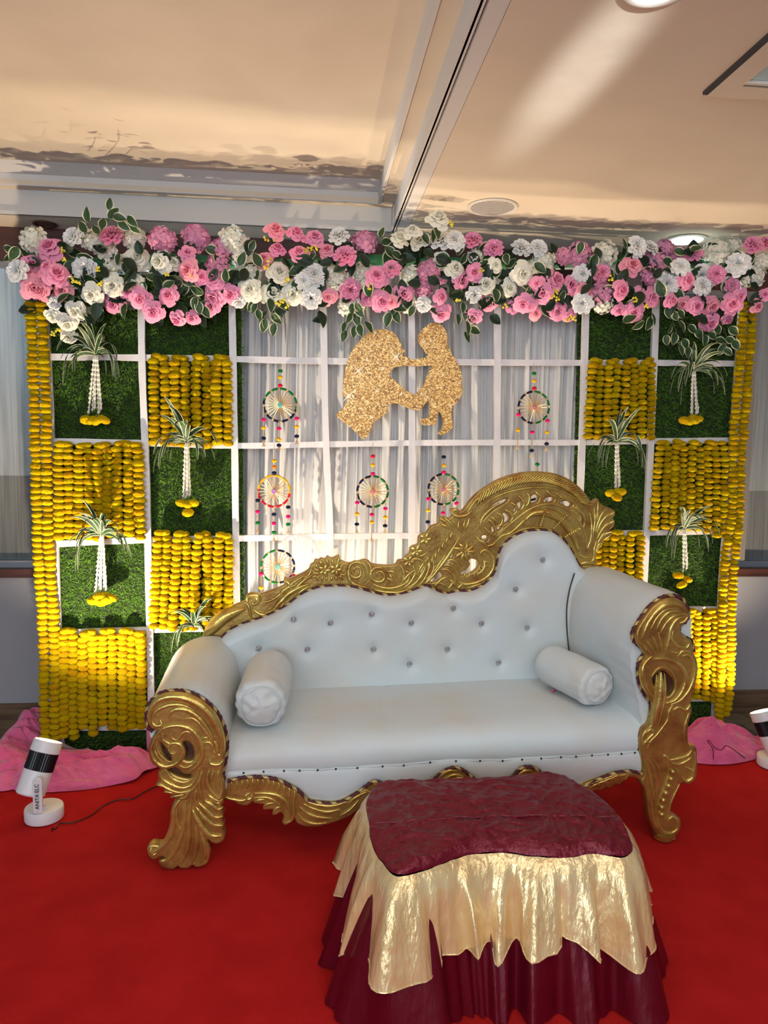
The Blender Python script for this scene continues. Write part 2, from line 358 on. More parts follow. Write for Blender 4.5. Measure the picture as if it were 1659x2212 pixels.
b = MB(); b.box((1.75, 1.85, ZC-.003), (.82, .88, .004)); obj('grille', b, M['glass_blue'], t, smooth=False)
b = MB(); b.box((1.75, 2.262, ZC-.008), (.82, .012, .012)); obj('louvre', b, M['vent_metal'], t, smooth=False)

# ------------------------------------------------------------------ carpet
b = MB()
b.grid(lambda u, v: (-3.0+6.6*u, -.6+4.46*v, .010+.0025*noise.noise((u*14, v*9, 0))), 60, 40)
b.box((.3, 1.63, .004), (6.6, 4.46, .007))
tag(obj('carpet', b, M['carpet']), 'bright red carpet covering the floor under the sofa', 'carpet')

# ------------------------------------------------------------------ backdrop frame
YB = 3.86
t = thing('backdrop_frame', 'white wrapped lattice frame with artificial grass side panels behind the sofa', 'backdrop', (.5, YB, 0))
frame = t
UP = [[(92, 600), (104, 800), (120, 1200), (133, 1628)], [(306, 600), (307, 773), (314, 957), (320, 1166), (329, 1620)], [(500, 600), (507, 960), (511, 1274), (517, 1618)],
      [(697, 600), (704, 957), (713, 1159), (722, 1610)], [(888, 600), (890, 957), (889, 1157), (890, 1606)], [(1075, 600), (1073, 957), (1070, 1157), (1066, 1602)],
      [(1267, 600), (1257, 957), (1249, 1200), (1240, 1598)], [(1419, 600), (1405, 960), (1391, 1254), (1379, 1592)], [(1606, 600), (1585, 950), (1560, 1250), (1541, 1588)]]
CR_ = [[(60, 578), (1632, 572)], [(92, 771), (307, 773), (507, 776), (699, 780), (888, 781), (1073, 783), (1265, 784), (1413, 784), (1602, 786)],
       [(108, 953), (314, 957), (507, 963), (704, 960), (890, 957), (1073, 956), (1257, 956), (1404, 953), (1585, 951)],
       [(118, 1175), (320, 1166), (511, 1163), (713, 1159), (889, 1157), (1070, 1155), (1250, 1153), (1396, 1151), (1570, 1147)],
       [(126, 1367), (324, 1360), (513, 1356), (716, 1350), (890, 1344), (1068, 1338), (1246, 1330), (1391, 1317), (1556, 1316)],
       [(132, 1572), (327, 1569), (516, 1564), (720, 1556), (890, 1548), (1066, 1540), (1242, 1528), (1381, 1512), (1545, 1508)]]
def bar(pts, y, wd, dp, vertical):
    b = MB(); vs = []
    q = [P(x, z, y) for x, z in pts]
    if vertical: q[-1].z = .012
    q = cr(q, 5)
    for i, p in enumerate(q):
        tn = (q[min(i+1, len(q)-1)]-q[max(0, i-1)]).normalized(); s = Vector((0, 1, 0)).cross(tn).normalized()*wd/2*(1+.06*math.sin(i*1.9+pts[0][1]))
        d = Vector((0, dp/2, 0)); vs += [p+s-d, p+s+d, p-s+d, p-s-d]
    fs = [(4*i+j, 4*i+(j+1) % 4, 4*i+4+(j+1) % 4, 4*i+4+j) for i in range(len(q)-1) for j in range(4)]
    n = len(q)*4; fs += [(3, 2, 1, 0), (n-4, n-3, n-2, n-1)]; b.add(vs, fs); return b
for u in UP: obj('upright', bar(u, YB-.004, .034, .022, True), M['tape'], frame, smooth=False)
for u in CR_[1:]: obj('crossbar', bar(u, YB+.010, .031, .020, False), M['tape'], frame, smooth=False)
obj('top_rail', bar(CR_[0], YB+.010, .035, .03, False), M['tape'], frame, smooth=False)
def grass_panel(x0t, x0b, x1t, x1b, n, ztop=2.50):
    YG = YB+.040; fx = lambda u, z: (x0b+(x0t-x0b)*z/ztop)*(1-u)+(x1b+(x1t-x1b)*z/ztop)*u
    b = MB(); vs = []
    for z in (.02, ztop):
        for u in (0, 1):
            for y in (YG, YG+.014): vs.append((fx(u, z), y, z))
    b.add(vs, [(0, 2, 3, 1), (4, 5, 7, 6), (0, 4, 6, 2), (1, 3, 7, 5), (0, 1, 5, 4), (2, 6, 7, 3)])
    pn = obj('grass_panel', b, M['grass_base'], frame, smooth=False)
    b = MB(); R = random.Random(n)
    vs = []; fs = []
    for i in range(n):
        z = .02+(ztop-.02)*R.random(); x = fx(R.uniform(-.006, 1.006), z); a = R.gauss(0, .8); l = R.uniform(.014, .028); w_ = .0016
        dx, dz = math.sin(a)*l, math.cos(a)*l*.8*(1 if R.random() < .55 else -1); k = len(vs); o = -R.uniform(.008, .020)
        px, pz = -dz/l*w_, dx/l*w_
        vs += [(x-px, YG, z-pz), (x+px, YG, z+pz), (x+dx*.6+px, YG+o*.8, z+dz*.6+pz), (x+dx, YG+o, z+dz)]
        fs += [(k, k+1, k+2), (k, k+2, k+3)]
    b.add(vs, fs); obj('grass_blades', b, M['grass'], pn, smooth=False, kind='stuff')
xa, xb = P(92, 600, YB).x, P(133, 1628, YB).x; xc, xd = P(520, 660, YB+.04).x, P(531, 1600, YB+.04).x
grass_panel(xa, xb, xc, xd, 46000)
xa, xb = P(1248, 700, YB+.04).x, P(1228, 1590, YB+.04).x; xc, xd = P(1606, 600, YB).x, P(1541, 1588, YB).x
grass_panel(xa, xb, xc, xd, 40000)
# pleated curtain in the middle
x0, x1 = P(505, 800, YB+.09).x, P(1262, 800, YB+.09).x
R = random.Random(3); ph = [R.uniform(0, 6.28) for _ in range(12)]
def cloth_y(x, z):
    xx = x + .012*math.sin(z*2.1+x*3) + .010*noise.noise((x*2, z*.8, 3))
    v = .016*math.sin(xx*62+1.6*math.sin(xx*9+ph[0])) + .011*math.sin(xx*118+2*math.sin(xx*14+ph[1])) + .006*math.sin(xx*230+ph[2]+z)
    return v*(1+.25*math.sin(xx*5+ph[3])) + .012*noise.noise((x*4, z*1.5, 0))
b = MB(); b.grid(lambda u, v: (x0+(x1-x0)*u, YB+.105+cloth_y(x0+(x1-x0)*u, v*2.4)*1.25, .03+2.54*v), 620, 22)
tag(obj('curtain', b, M['curtain'], angle=None), 'pleated grey white sheer curtain hanging behind the middle lattice', 'curtain')

# ------------------------------------------------------------------ marigold strands
def marigold_mesh(seed):
    bm = bmesh.new(); bmesh.ops.create_icosphere(bm, subdivisions=4, radius=1)
    for v in bm.verts:
        n = v.co.normalized(); k = noise.noise(n*5.5+Vector((seed*9, 0, 0)))*.10 + noise.noise(n*11+Vector((0, seed*7, 0)))*.13
        v.co = n*(1+k); r = math.hypot(v.co.x, v.co.y)
        v.co.z *= .60*(1-.10*math.exp(-r*r*8))
    me = bpy.data.meshes.new('marigold'); bm.to_mesh(me); bm.free(); me.materials.append(M['marigold'])
    me.polygons.foreach_set('use_smooth', [True]*len(me.polygons)); return me
MG = [marigold_mesh(i) for i in range(4)]
ORD = ['leftmost', 'second from left', 'third from left', 'fourth from left', 'fifth from left', 'sixth from left', 'seventh from left', 'eighth from left', 'ninth from left', 'tenth from left', 'rightmost']
def strand(pts, label, group, wpx=23, y=3.805, step=12.6, loop=None):
    pts = cr([P(a, c, y) for a, c in pts], 6); L = [0]
    for a, c in zip(pts, pts[1:]): L.append(L[-1]+(c-a).length)
    pxm = 1/(FPX/ (y*1.0)) ; st = step*pxm; n = max(2, round(L[-1]/st)); r = wpx*pxm*.5
    root = thing('marigold_garland', label, 'garland', tuple(pts[0]), group)
    j = 0
    for i in range(n+1):
        d = L[-1]*i/n
        while j < len(L)-2 and L[j+1] < d: j += 1
        p = pts[j].lerp(pts[j+1], (d-L[j])/max(1e-6, L[j+1]-L[j]))
        o = bpy.data.objects.new('marigold', MG[rnd.randrange(4)]); COL.objects.link(o); o.parent = root
        o.location = p - Vector(root.location) + Vector((rnd.uniform(-.0025, .0025), rnd.uniform(-.006, .006), 0))
        s = r*rnd.uniform(.94, 1.13); o.scale = (s, s*.95, s*rnd.uniform(.92, 1.08)); o.rotation_euler = (rnd.uniform(-.16, .16), rnd.uniform(-.16, .16), rnd.uniform(0, 6.28))
    b = MB(); b.tube(pts[::3]+[pts[-1]], .0015, 4); obj('string', b, M['stem'], root)
    return root
def cell(where, tops, bots, y0, y1, extra=None, j0=0, wpx=None):
    n = len(tops)
    for i, (a, c) in enumerate(zip(tops, bots)):
        lab = 'yellow marigold strand, %s in the %s' % (ORD[i] if i < n-1 else 'rightmost', where)
        ya = y0[i] if isinstance(y0, list) else y0 + rnd.uniform(-4, 4); yb = y1[i] if isinstance(y1, list) else y1 + rnd.uniform(-4, 5)
        wp = (wpx or 22.5)*1.03
        # the strands are tied over the bar in pairs: the top flower leans to its neighbour
        lean = (tops[i+1]-a)*.22 if i % 2 == 0 and i+1 < n else (tops[i-1]-a)*.22
        strand([(a+lean, ya-5), (a, ya+12), ((a+c)/2+rnd.uniform(-1, 1), (ya+yb)/2), (c, yb)], lab, 'marigold strands in the '+where, wp, 3.815+.012*(i % 2))
cell('upper left lattice square', [332, 356, 378, 399, 424, 445, 467, 489], [334, 357, 379, 401, 425, 447, 470, 492], 778, [954, 958, 958, 960, 955, 962, 955, 957])
cell('left second-row lattice square', [127, 148, 170, 191, 211, 232, 253, 276, 298], [128, 150, 172, 194, 212, 234, 254, 280, 304], 966, [1160, 1158, 1158, 1160, 1162, 1155, 1150, 1152, 1160])
cell('left inner lattice square beside the sofa back', [341, 360, 384, 403, 427, 449, 473, 494], [332, 352, 374, 397, 418, 446, 468, 490], 1160, 1354)
cell('bottom left lattice square', [138, 158, 179, 201, 222, 243, 265, 284, 305], [138, 160, 181, 202, 223, 244, 266, 286, 306], 1371, [1588, 1592, 1568, 1582, 1560, 1570, 1574, 1566, 1568])
cell('upper right lattice square', [1279, 1296, 1315, 1333, 1353, 1371, 1389, 1406], [1270, 1290, 1309, 1326, 1346, 1366, 1386, 1406], 786, [942, 944, 942, 942, 944, 945, 943, 945], wpx=20)
cell('right second-row lattice square', [1425, 1441, 1459, 1476, 1495, 1512, 1528, 1546, 1564], [1413, 1436, 1454, 1472, 1490, 1508, 1528, 1548, 1563], 962, [1140, 1138, 1140, 1135, 1142, 1142, 1148, 1156, 1150], wpx=20)
cell('right inner lattice square behind the sofa back', [1292, 1307, 1325, 1342, 1361, 1384], [1286, 1302, 1320, 1338, 1357, 1378], 1156, 1300, wpx=20)
cell('bottom right lattice square', [1488, 1507, 1526, 1545], [1485, 1504, 1523, 1543], 1326, [1508, 1504, 1508, 1512], wpx=20)
EG = 'tall marigold strands down the frame edges'
strand([(66, 645), (72, 800), (77, 950), (80, 1100), (84, 1220), (92, 1330), (96, 1420), (95, 1510), (100, 1592)], 'long outer yellow marigold strand down the far left frame edge', EG, 23, 3.80)
strand([(88, 645), (96, 800), (101, 950), (102, 1100), (108, 1220), (115, 1330), (118, 1450), (118, 1560), (123, 1618)], 'long inner yellow marigold strand down the left frame edge', EG, 23, 3.80)
strand([(1624, 655), (1620, 757), (1609, 892), (1600, 1000), (1597, 1120), (1588, 1192), (1581, 1295), (1579, 1400), (1576, 1484), (1568, 1540)], 'long outer yellow marigold strand down the far right frame edge', EG, 21, 3.80, 12)
strand([(1605, 655), (1600, 757), (1588, 892), (1583, 1000), (1580, 1110), (1568, 1192), (1561, 1295), (1559, 1400), (1556, 1490), (1552, 1555)], 'long inner yellow marigold strand down the right frame edge', EG, 21, 3.80, 12)

# ------------------------------------------------------------------ spider plant tassels
def ribbon_leaf(b, o, d, L, wd, droop, curl, tw):
    o = Vector(o); d = Vector(d).normalized(); side = d.cross(Vector((0, 1, 0))).normalized()
    if side.length < .1: side = Vector((1, 0, 0))
    side = (side*math.cos(tw)+Vector((0, 1, 0))*math.sin(tw)).normalized()
    n = 9; p = o.copy(); vs = []
    for i in range(n+1):
        t = i/n; wv = wd*(math.sin(PI*min(1, t*.86+.12))**.7)*.5 + .0003
        vs += [p-side*wv, p-side*wv*.76+Vector((0, .001, 0)), p+side*wv*.76+Vector((0, .001, 0)), p+side*wv]
        d = (d + Vector((0, 0, -1))*droop*(t+.25)/n*2.2 + Vector((curl, 0, 0))*t/n).normalized(); p = p + d*(L/n)
    fs = []; ms = []
    for i in range(n):
        for j in range(3): fs.append((4*i+j, 4*i+j+1, 4*i+j+5, 4*i+j+4)); ms.append(1 if j != 1 else 0)
    b.add(vs, fs, ms)
bud = MB(); bud.lathe([(.0005, 0), (.0055, .003), (.0065, .007), (.0035, .016), (.0020, .026), (.0024, .032)], n=7); BUD = bud.mesh('bud', [M['bud']])
def tassel(px, py, ybot, spread, nst, nleaf, flowers, label, up=1.0, seed=0, hidden=False):
    R = random.Random(seed+50); y = 3.775; o = P(px, py, y); root = thing('spider_plant_tassel', label, 'hanging ornament', tuple(o), 'spider plant tassels hung on the lattice')
    for i in range(nleaf):
        a = -1.45+2.9*(i+.5)/nleaf + R.uniform(-.15, .15); L = R.uniform(.15, .27)
        b = MB(); ribbon_leaf(b, o, (math.sin(a), -.25+R.uniform(-.5, .1), math.cos(a)*up+.25), L, R.uniform(.019, .027), R.uniform(1.7, 4.0)*(1 if abs(a) > .5 else .35), R.uniform(-.8, .8), R.uniform(-.5, .5))
        obj('leaf', b, [M['leaf'], M['cream']], root, angle=None)
    if hidden: return root
    end = P(px, ybot, y+.02); L = (o-end).length-.02
    for k in range(nst):
        u = (k-(nst-1)/2)/max(1, (nst-1)/2) if nst > 1 else 0
        q0 = o+Vector((u*.006, .01*(k % 2), -.01)); q1 = Vector((end.x+u*spread, y+.01+.015*(k % 2), end.z+R.uniform(.005, .03)))
        b = MB(); b.tube([q0, q0.lerp(q1, .5), q1], .0012, 4); obj('string', b, M['bud'], root)
        m_ = int((q1-q0).length/.0225)
        for i in range(1, m_+1):
            t = i/(m_+.3); p = q0.lerp(q1, t)
            ob = bpy.data.objects.new('bud', BUD); COL.objects.link(ob); ob.parent = root; ob.location = p-Vector(root.location)
            a = R.uniform(0, 6.28); tl = .22; ob.rotation_euler = (tl*math.sin(a), tl*math.cos(a), a); s = R.uniform(.9, 1.25); ob.scale = (s, s, s)
    for (fx, fy, fr) in flowers:
        p = P(fx, fy, y+R.uniform(-.012, .012)); ob = bpy.data.objects.new('marigold', MG[R.randrange(4)]); COL.objects.link(ob); ob.parent = root
        ob.location = p-Vector(root.location); s = fr*.00243; ob.scale = (s, s, s*1.1); ob.rotation_euler = (R.uniform(-.5, .5), R.uniform(-.5, .5), R.uniform(0, 6))
    return root
tassel(205, 766, 900, .030, 5, 20, [(186, 907, 12), (198, 908, 12), (210, 909, 12), (225, 907, 12), (216, 904, 10)], 'white bud tassel with spider plant on the topmost left bar', seed=1)
tassel(402, 955, 1082, .014, 4, 20, [(392, 1087, 12), (406, 1089, 11), (417, 1087, 12), (406, 1107, 12)], 'white bud tassel before the left inner grass square, ending in a single dangling marigold', seed=2)
tassel(218, 1156, 1285, .026, 5, 20, [(203, 1297, 13), (216, 1301, 13), (231, 1297, 12), (241, 1291, 12), (211, 1288, 11), (226, 1287, 11)], 'white bud tassel over the third-row left grass square, six marigolds below', seed=3)
tassel(418, 1352, 1400, .01, 0, 17, [], 'striped spider plant rising just above the left sofa arm', seed=4, hidden=True)
tassel(1498, 800, 905, .022, 4, 20, [(1478, 908, 12), (1488, 911, 12), (1499, 909, 12), (1508, 905, 11), (1495, 902, 10)], 'white bud tassel with spider plant below the right flowers', seed=5)
tassel(1332, 955, 1062, .014, 4, 19, [(1319, 1065, 12), (1332, 1074, 12), (1341, 1063, 12), (1335, 1062, 10)], 'white bud tassel before the right inner grass square above the sofa crest', seed=6)
tassel(1478, 1143, 1240, .014, 4, 19, [(1465, 1243, 12), (1485, 1251, 11), (1473, 1263, 12)], 'white bud tassel over the third-row right grass square, three marigolds below', seed=7)

# ------------------------------------------------------------------ dream catcher hangings
POM = MB(); POM.lathe([(.0005, -.0095), (.0075, -.008), (.0118, -.004), (.0125, 0), (.0118, .004), (.0075, .008), (.0005, .0095)], n=12)
POMS = {k: POM.mesh('pompom', [M[k]]) for k in ('pom_pink', 'pom_yellow', 'pom_navy', 'pom_green', 'pom_red', 'pom_orange')}
def catcher(px, py, rpx, ca, cb, sp, jewel, top, drops, label, topy, y=3.80, split=0.0):
    c = P(px, py, y); k = 3.85/FPX; r = rpx*k; root = thing('ring_hanging', label, 'hanging ornament', tuple(c), 'threaded ring hangings before the curtain')
    n = 48; vs = []; fs = []; ms = []
    b = MB(); rt = .0062
    for i in range(n):
        a = 2*PI*i/n
        for j in range(8):
            q = 2*PI*j/8; rr = r+rt*math.cos(q)*(1.0 if i % 4 else .7); vs.append((c.x+rr*math.cos(a), c.y+rt*math.sin(q), c.z+rr*math.sin(a)))
    for i in range(n):
        for j in range(8):
            fs.append((i*8+j, i*8+(j+1) % 8, ((i+1) % n)*8+(j+1) % 8, ((i+1) % n)*8+j)); a = 2*PI*(i+.5)/n - split
            ms.append(2 if i % 4 == 0 else (0 if math.sin(a) > 0 else 1))
    b.add(vs, fs, ms); obj('ring', b, [M[ca], M[cb], M['spoke']], root)
    for i in range(24):
        a = 2*PI*i/24+.04; b = MB(); e = c+Vector((math.cos(a)*r, 0, math.sin(a)*r))
        b.tube([c+Vector((math.cos(a)*.01, -.006, math.sin(a)*.01)), c.lerp(e, .5)+Vector((0, -.005, 0)), e], [.0022, .0026, .0018], 5); obj('spoke', b, M['spoke'], root)
    b = MB()
    for i in range(10):
        a = 2*PI*i/10; b.ball(c+Vector((math.cos(a)*.010, -.009, math.sin(a)*.010)), .0042, 5)
    b.ball(c+Vector((0, -.011, 0)), .005, 6); obj('jewel', b, M[jewel], root, label='sparkling beaded centre')
    def chain(p0, p1, items, tassel_end):
        b = MB(); n_ = max(2, int((p1-p0).length/.0062))
        for i in range(n_+1): b.lathe([(.0003, -.0028), (.0036, -.001), (.0036, .001), (.0003, .0028)], p0.lerp(p1, i/n_), 6)
        obj('bead_string', b, M['bead'], root)
        for (t_, kk) in items:
            q = p0.lerp(p1, t_); o = bpy.data.objects.new('pompom', POMS[kk]); COL.objects.link(o); o.parent = root; o.location = q-Vector(root.location)
            o['label'] = kk[4:]+' thread ball'; o.rotation_euler = (rnd.uniform(-.1, .1), rnd.uniform(-.1, .1), 0)
        if tassel_end:
            b = MB()
            for i in range(7):
                a = 2*PI*i/7; b.tube([p1, p1+Vector((math.cos(a)*.004, math.sin(a)*.004, -.010)), p1+Vector((math.cos(a)*.008, math.sin(a)*.006, -.022))], [.001, .0012, .0022], 5)
            obj('tassel', b, M['bead'], root)
    if topy and top: chain(P(px+.5, topy, y), c+Vector((0, 0, r)), top, False)
    ybar = max([q for q in (784, 957, 1158) if q <= topy+6] or [784]); a = P(px+.5, topy, y) if top else c+Vector((0, 0, r))
    b = MB(); b.tube([a, a.lerp(P(px, ybar, YB-.002), .5), P(px, ybar, YB-.002)], .0012, 5); obj('thread', b, M['spoke'], root)
    for (dx, yb, items) in drops:
        a = math.asin(max(-1, min(1, -math.sqrt(max(0, 1-(dx/rpx)**2))))) if abs(dx) < rpx else 0
        z0 = c.z - math.sqrt(max(0, 1-min(1, abs(dx)/rpx)**2))*r
        p0 = Vector((c.x+dx*k, y-.004, z0)); p1 = P(px+dx, yb, y-.004); p1.x = p0.x; chain(p0, p1, items, True)
G_, Y_, N_, P_, R_, O_ = 'pom_green', 'pom_yellow', 'pom_navy', 'pom_pink', 'pom_red', 'pom_orange'
catcher(605, 875, 34, G_, N_, 0, 'jewel_blue', [(.15, G_), (.45, Y_), (.85, R_)], [(-34, 955, [(.4, P_), (.62, Y_), (.9, N_)]), (-2, 962, [(.3, P_), (.75, Y_), (1, N_)]), (35, 950, [(.38, P_), (.62, Y_), (.9, N_)])], 'green and navy ring with turquoise centre, hung top left before the curtain', 795, split=-.2)
catcher(592, 1061, 33, Y_, R_, 0, 'jewel_violet', [(.15, Y_), (.5, O_), (.85, N_)], [(-34, 1142, [(.25, N_), (.55, P_), (.85, G_)]), (0, 1160, [(.25, N_), (.55, P_), (.85, G_)]), (30, 1143, [(.3, N_), (.6, P_), (.85, G_)])], 'yellow and red ring with violet centre, second down on the left', 990, split=-.1)
catcher(805, 1062, 33, G_, N_, 0, 'jewel_pink', [(.2, R_), (.55, Y_), (.9, P_)], [(-33, 1142, [(.3, P_), (.6, Y_), (.88, N_)]), (-1, 1160, [(.25, P_), (.5, Y_)]), (28, 1142, [(.3, P_), (.6, Y_), (.9, N_)])], 'green and navy ring with pink centre, below the glitter cut-out', 975, split=-1.5)
catcher(958, 1057, 33, G_, N_, 0, 'jewel_pink', [(.2, N_), (.6, Y_), (.92, P_)], [(-33, 1140, [(.25, P_), (.55, Y_), (.85, N_)]), (0, 1150, [(.3, P_)]), (29, 1130, [(.25, P_)])], 'green and navy ring with frayed top string, just left of the sofa crest', 978, split=-1.5)
catcher(1153, 880, 34, G_, N_, 0, 'jewel_pink', [(.15, G_), (.5, Y_), (.85, R_)], [(-34, 962, [(.2, P_), (.6, Y_)]), (-2, 980, [(.3, P_), (.9, N_)]), (31, 966, [(.2, P_), (.55, Y_), (.9, N_)])], 'green and navy ring hung high on the right before the curtain', 800, split=-1.5)
catcher(600, 1224, 35, G_, N_, 0, 'jewel_blue', [], [(-35, 1300, [(.2, P_), (.6, Y_)]), (34, 1290, [(.2, R_), (.6, Y_)])], 'lowest ring of green and navy with turquoise centre, partly behind the sofa frame', 1172, split=1.7)
catcher(1160, 1110, 33, G_, N_, 0, 'jewel_pink', [(.15, G_), (.4, P_), (.7, Y_)], [(-33, 1180, [(.3, Y_)]), (0, 1190, [(.3, Y_)])], 'ring mostly hidden behind the sofa crest, its bead string showing above', 990, split=-1.5)

# ------------------------------------------------------------------ glitter cut-out
F = lambda a, s, ox, oy: [(ox+x/s, oy+y/s) for x, y in a]
cut = F([(130, 1130), (165, 1080), (215, 1050), (240, 1000), (268, 945), (250, 920), (215, 905), (202, 885), (215, 850), (212, 790), (218, 710), (230, 690), (238, 610), (262, 520), (300, 420), (350, 340), (420, 265), (490, 200), (560, 170), (640, 156), (710, 165), (770, 190), (815, 235), (845, 290), (865, 330), (872, 365), (912, 408), (885, 432), (880, 465), (925, 468), (955, 490), (1010, 500), (1070, 492), (1135, 475), (1165, 440), (1130, 425), (1120, 385), (1080, 345), (1055, 290), (1052, 235), (1075, 190), (1110, 150), (1150, 115), (1200, 88), (1260, 90), (1310, 110), (1350, 150), (1378, 210), (1382, 290), (1388, 350), (1415, 400), (1430, 440), (1470, 490), (1505, 560), (1535, 630), (1545, 700), (1545, 780), (1555, 830), (1545, 890), (1510, 950), (1470, 1005), (1440, 1020), (1430, 1080), (1425, 1150), (1445, 1230), (1435, 1270), (1390, 1310), (1345, 1340), (1300, 1348), (1275, 1330), (1310, 1280), (1335, 1230), (1330, 1170), (1310, 1110), (1290, 1080), (1262, 1130), (1258, 1190), (1245, 1230), (1180, 1235), (1110, 1235), (1080, 1200), (1078, 1160), (1130, 1160), (1178, 1140), (1185, 1060), (1180, 990), (1172, 955), (1140, 990), (1100, 1040), (1065, 1070), (1000, 1062), (930, 1040), (870, 1010), (800, 988), (740, 995), (715, 1040), (710, 1085), (670, 1130), (600, 1175), (555, 1200), (540, 1250), (515, 1310), (480, 1370), (445, 1398), (400, 1360), (330, 1290), (250, 1225), (180, 1170)], 5.184, 700, 680)
hole = F([(745, 660), (733, 685), (790, 730), (850, 790), (920, 850), (1010, 893), (1060, 850), (1110, 790), (1135, 730), (1150, 680), (1180, 620), (1210, 565), (1120, 570), (1040, 575), (960, 572), (885, 562), (880, 572), (820, 580), (780, 595), (755, 625)], 5.184, 700, 680)
yg = 3.825
me = plate_mesh('glitter_board', [(P(a, c, yg).x, P(a, c, yg).z) for a, c in cut], [[(P(a, c, yg).x, P(a, c, yg).z) for a, c in hole]], yg, .008, .0012, [M['glitter']])
tag(link('glitter_cutout', me), 'gold glitter cut-out of a kneeling adult reaching to a small child', 'cut-out')

bd = bpy.data.objects['glitter_cutout']
for (sx_, sy_, sr) in [(803, 472, 95), (383, 628, 95), (275, 908, 100), (590, 858, 45), (1118, 308, 45), (1198, 298, 28), (1330, 675, 45), (1155, 925, 48), (525, 1148, 50), (595, 345, 28), (522, 405, 28), (905, 980, 26), (1430, 950, 34), (400, 1140, 22), (395, 1230, 22), (300, 1235, 24), (750, 375, 22), (400, 885, 22), (510, 465, 20)]:
    q = P(700+sx_/5.184, 680+sy_/5.184, yg); r = sr/5.184*yg/FPX; b = MB()
    for i in range(4):
        a = PI/4+i*PI/2; d = Vector((math.cos(a), 0, math.sin(a))); e = Vector((-d.z, 0, d.x)); o = q+Vector((0, -.0046, 0))
        vs = [o-e*r*.09, o+d*r, o+e*r*.09, o-e*r*.09+Vector((0, .0005, 0)), o+d*r+Vector((0, .0005, 0)), o+e*r*.09+Vector((0, .0005, 0))]; b.add(vs, [(0, 1, 2), (5, 4, 3)])
    b.lathe([(r*.20, 0), (r*.12, .0004), (.0001, .0005)], q+Vector((0, -.0045, 0)), 10, (0, -1, 0)); obj('sparkle', b, M['sparkle'], bd, smooth=False)

# ------------------------------------------------------------------ flower swag
swag = thing('flower_swag', 'long swag of pink and white artificial flowers along the frame top', 'flower garland', (.5, 3.8, 2.5))
def petal(b, phi, rb, rt, h0, h1, spread, curl, R, mi=0, jag=0.0, nu=4, nv=4):
    vs = []
    for j in range(nv+1):
        v = j/nv; r = rb+(rt-rb)*v**1.2; hh = h0+(h1-h0)*math.sin(v*PI/2)-curl*v**4; wv = spread*(.35+.65*math.sin(PI*(.12+.62*v)))
        for i in range(nu+1):
            u = i/nu*2-1; a = phi+u*wv; rr = r*(1-.10*u*u*v) + .03*R.uniform(-1, 1)*v + jag*R.uniform(-1, 1)*(v > .9)
            vs.append((rr*math.cos(a), -(hh-.12*u*u*v*(1 if curl < .1 else -.6)+.02*R.uniform(-1, 1)), rr*math.sin(a)))
    fs = [(j*(nu+1)+i, j*(nu+1)+i+1, (j+1)*(nu+1)+i+1, (j+1)*(nu+1)+i) for j in range(nv) for i in range(nu)]
    b.add(vs, fs, mi)
def rose_mesh(m, seed):
    R = random.Random(seed); b = MB(); n = 24
    for i in range(n):
        k = i/(n-1); ph = i*2.3999+R.uniform(-.2, .2)
        if k < .3: petal(b, ph, .05, .10+.5*k, -.2, .62-.1*k, 1.5, 0, R)
        else:
            kk = (k-.3)/.7; petal(b, ph, .10, .36+.66*kk, -.25+R.uniform(-.03, .03), .56-.62*kk+R.uniform(-.04, .04), 1.0-.38*kk, .10+.16*kk, R, 0, .03, 6, 5)
    b.lathe([(.001, .2), (.22, .25), (.34, .05), (.2, -.1)][::-1], (0, .1, 0), 8, (0, 1, 0))
    return b.mesh('rose', [m], True, None)
def carn_mesh(m, seed):
    R = random.Random(seed); b = MB(); n = 44
    for i in range(n):
        k = i/(n-1); petal(b, i*2.3999, .03, .25+.75*k**.8, -.3, .75-.62*k*k, .42, .05+.15*k, R, 0, .07, 4, 3)
    return b.mesh('carnation', [m], True, None)
def hyd_mesh(m, seed):
    R = random.Random(seed); b = MB(); n = 24
    for i in range(n):
        t = (i+.5)/n; ct = 1-t*1.15; st = math.sqrt(max(0, 1-ct*ct)); a = i*2.3999
        nrm = Vector((st*math.cos(a), -ct, st*math.sin(a))); rr = R.uniform(.72, .98)
        c = nrm*rr; c.y *= .75; t1 = nrm.orthogonal().normalized(); t2 = nrm.cross(t1); a0 = R.uniform(0, 6.28); nrm = (nrm+Vector((0, -.35, 0))).normalized()
        for q in range(4):
            aa = a0+q*PI/2; d1 = t1*math.cos(aa)+t2*math.sin(aa); d2 = -t1*math.sin(aa)+t2*math.cos(aa); s = .40
            cup = R.uniform(-.02, .10)
            vs = [c, c+d1*s*.5+d2*s*.42+nrm*cup*.6, c+d1*s*.85+d2*s*.38+nrm*cup, c+d1*s*1.02+nrm*(cup+.02), c+d1*s*.85-d2*s*.38+nrm*cup, c+d1*s*.5-d2*s*.42+nrm*cup*.6]
            b.add(vs, [(0, 1, 2, 3), (0, 3, 4, 5)])
    b.ball((0, .1, 0), .45, 6); return b.mesh('hydrangea', [m], True, None)
FL = {'Rp': [rose_mesh(M['rose_pink'], s) for s in (1, 2, 3)]+[rose_mesh(M['rose_coral'], 4)], 'Rw': [rose_mesh(M['white_pet'], s) for s in (5, 6, 7)],
      'cp': [carn_mesh(M['rose_pink'], s) for s in (8, 9)], 'cw': [carn_mesh(M['white_cool'], s) for s in (10, 11)],
      'hw': [hyd_mesh(M['white_pet'], s) for s in (12, 13)], 'hp': [hyd_mesh(M['mauve'], s) for s in (14, 15)]}
NM = dict(Rp=('rose', 'pink rose'), Rw=('rose', 'ivory white rose'), cp=('carnation', 'pink carnation'), cw=('carnation', 'white carnation'), hw=('hydrangea', 'white hydrangea head'), hp=('hydrangea', 'mauve pink hydrangea head'))
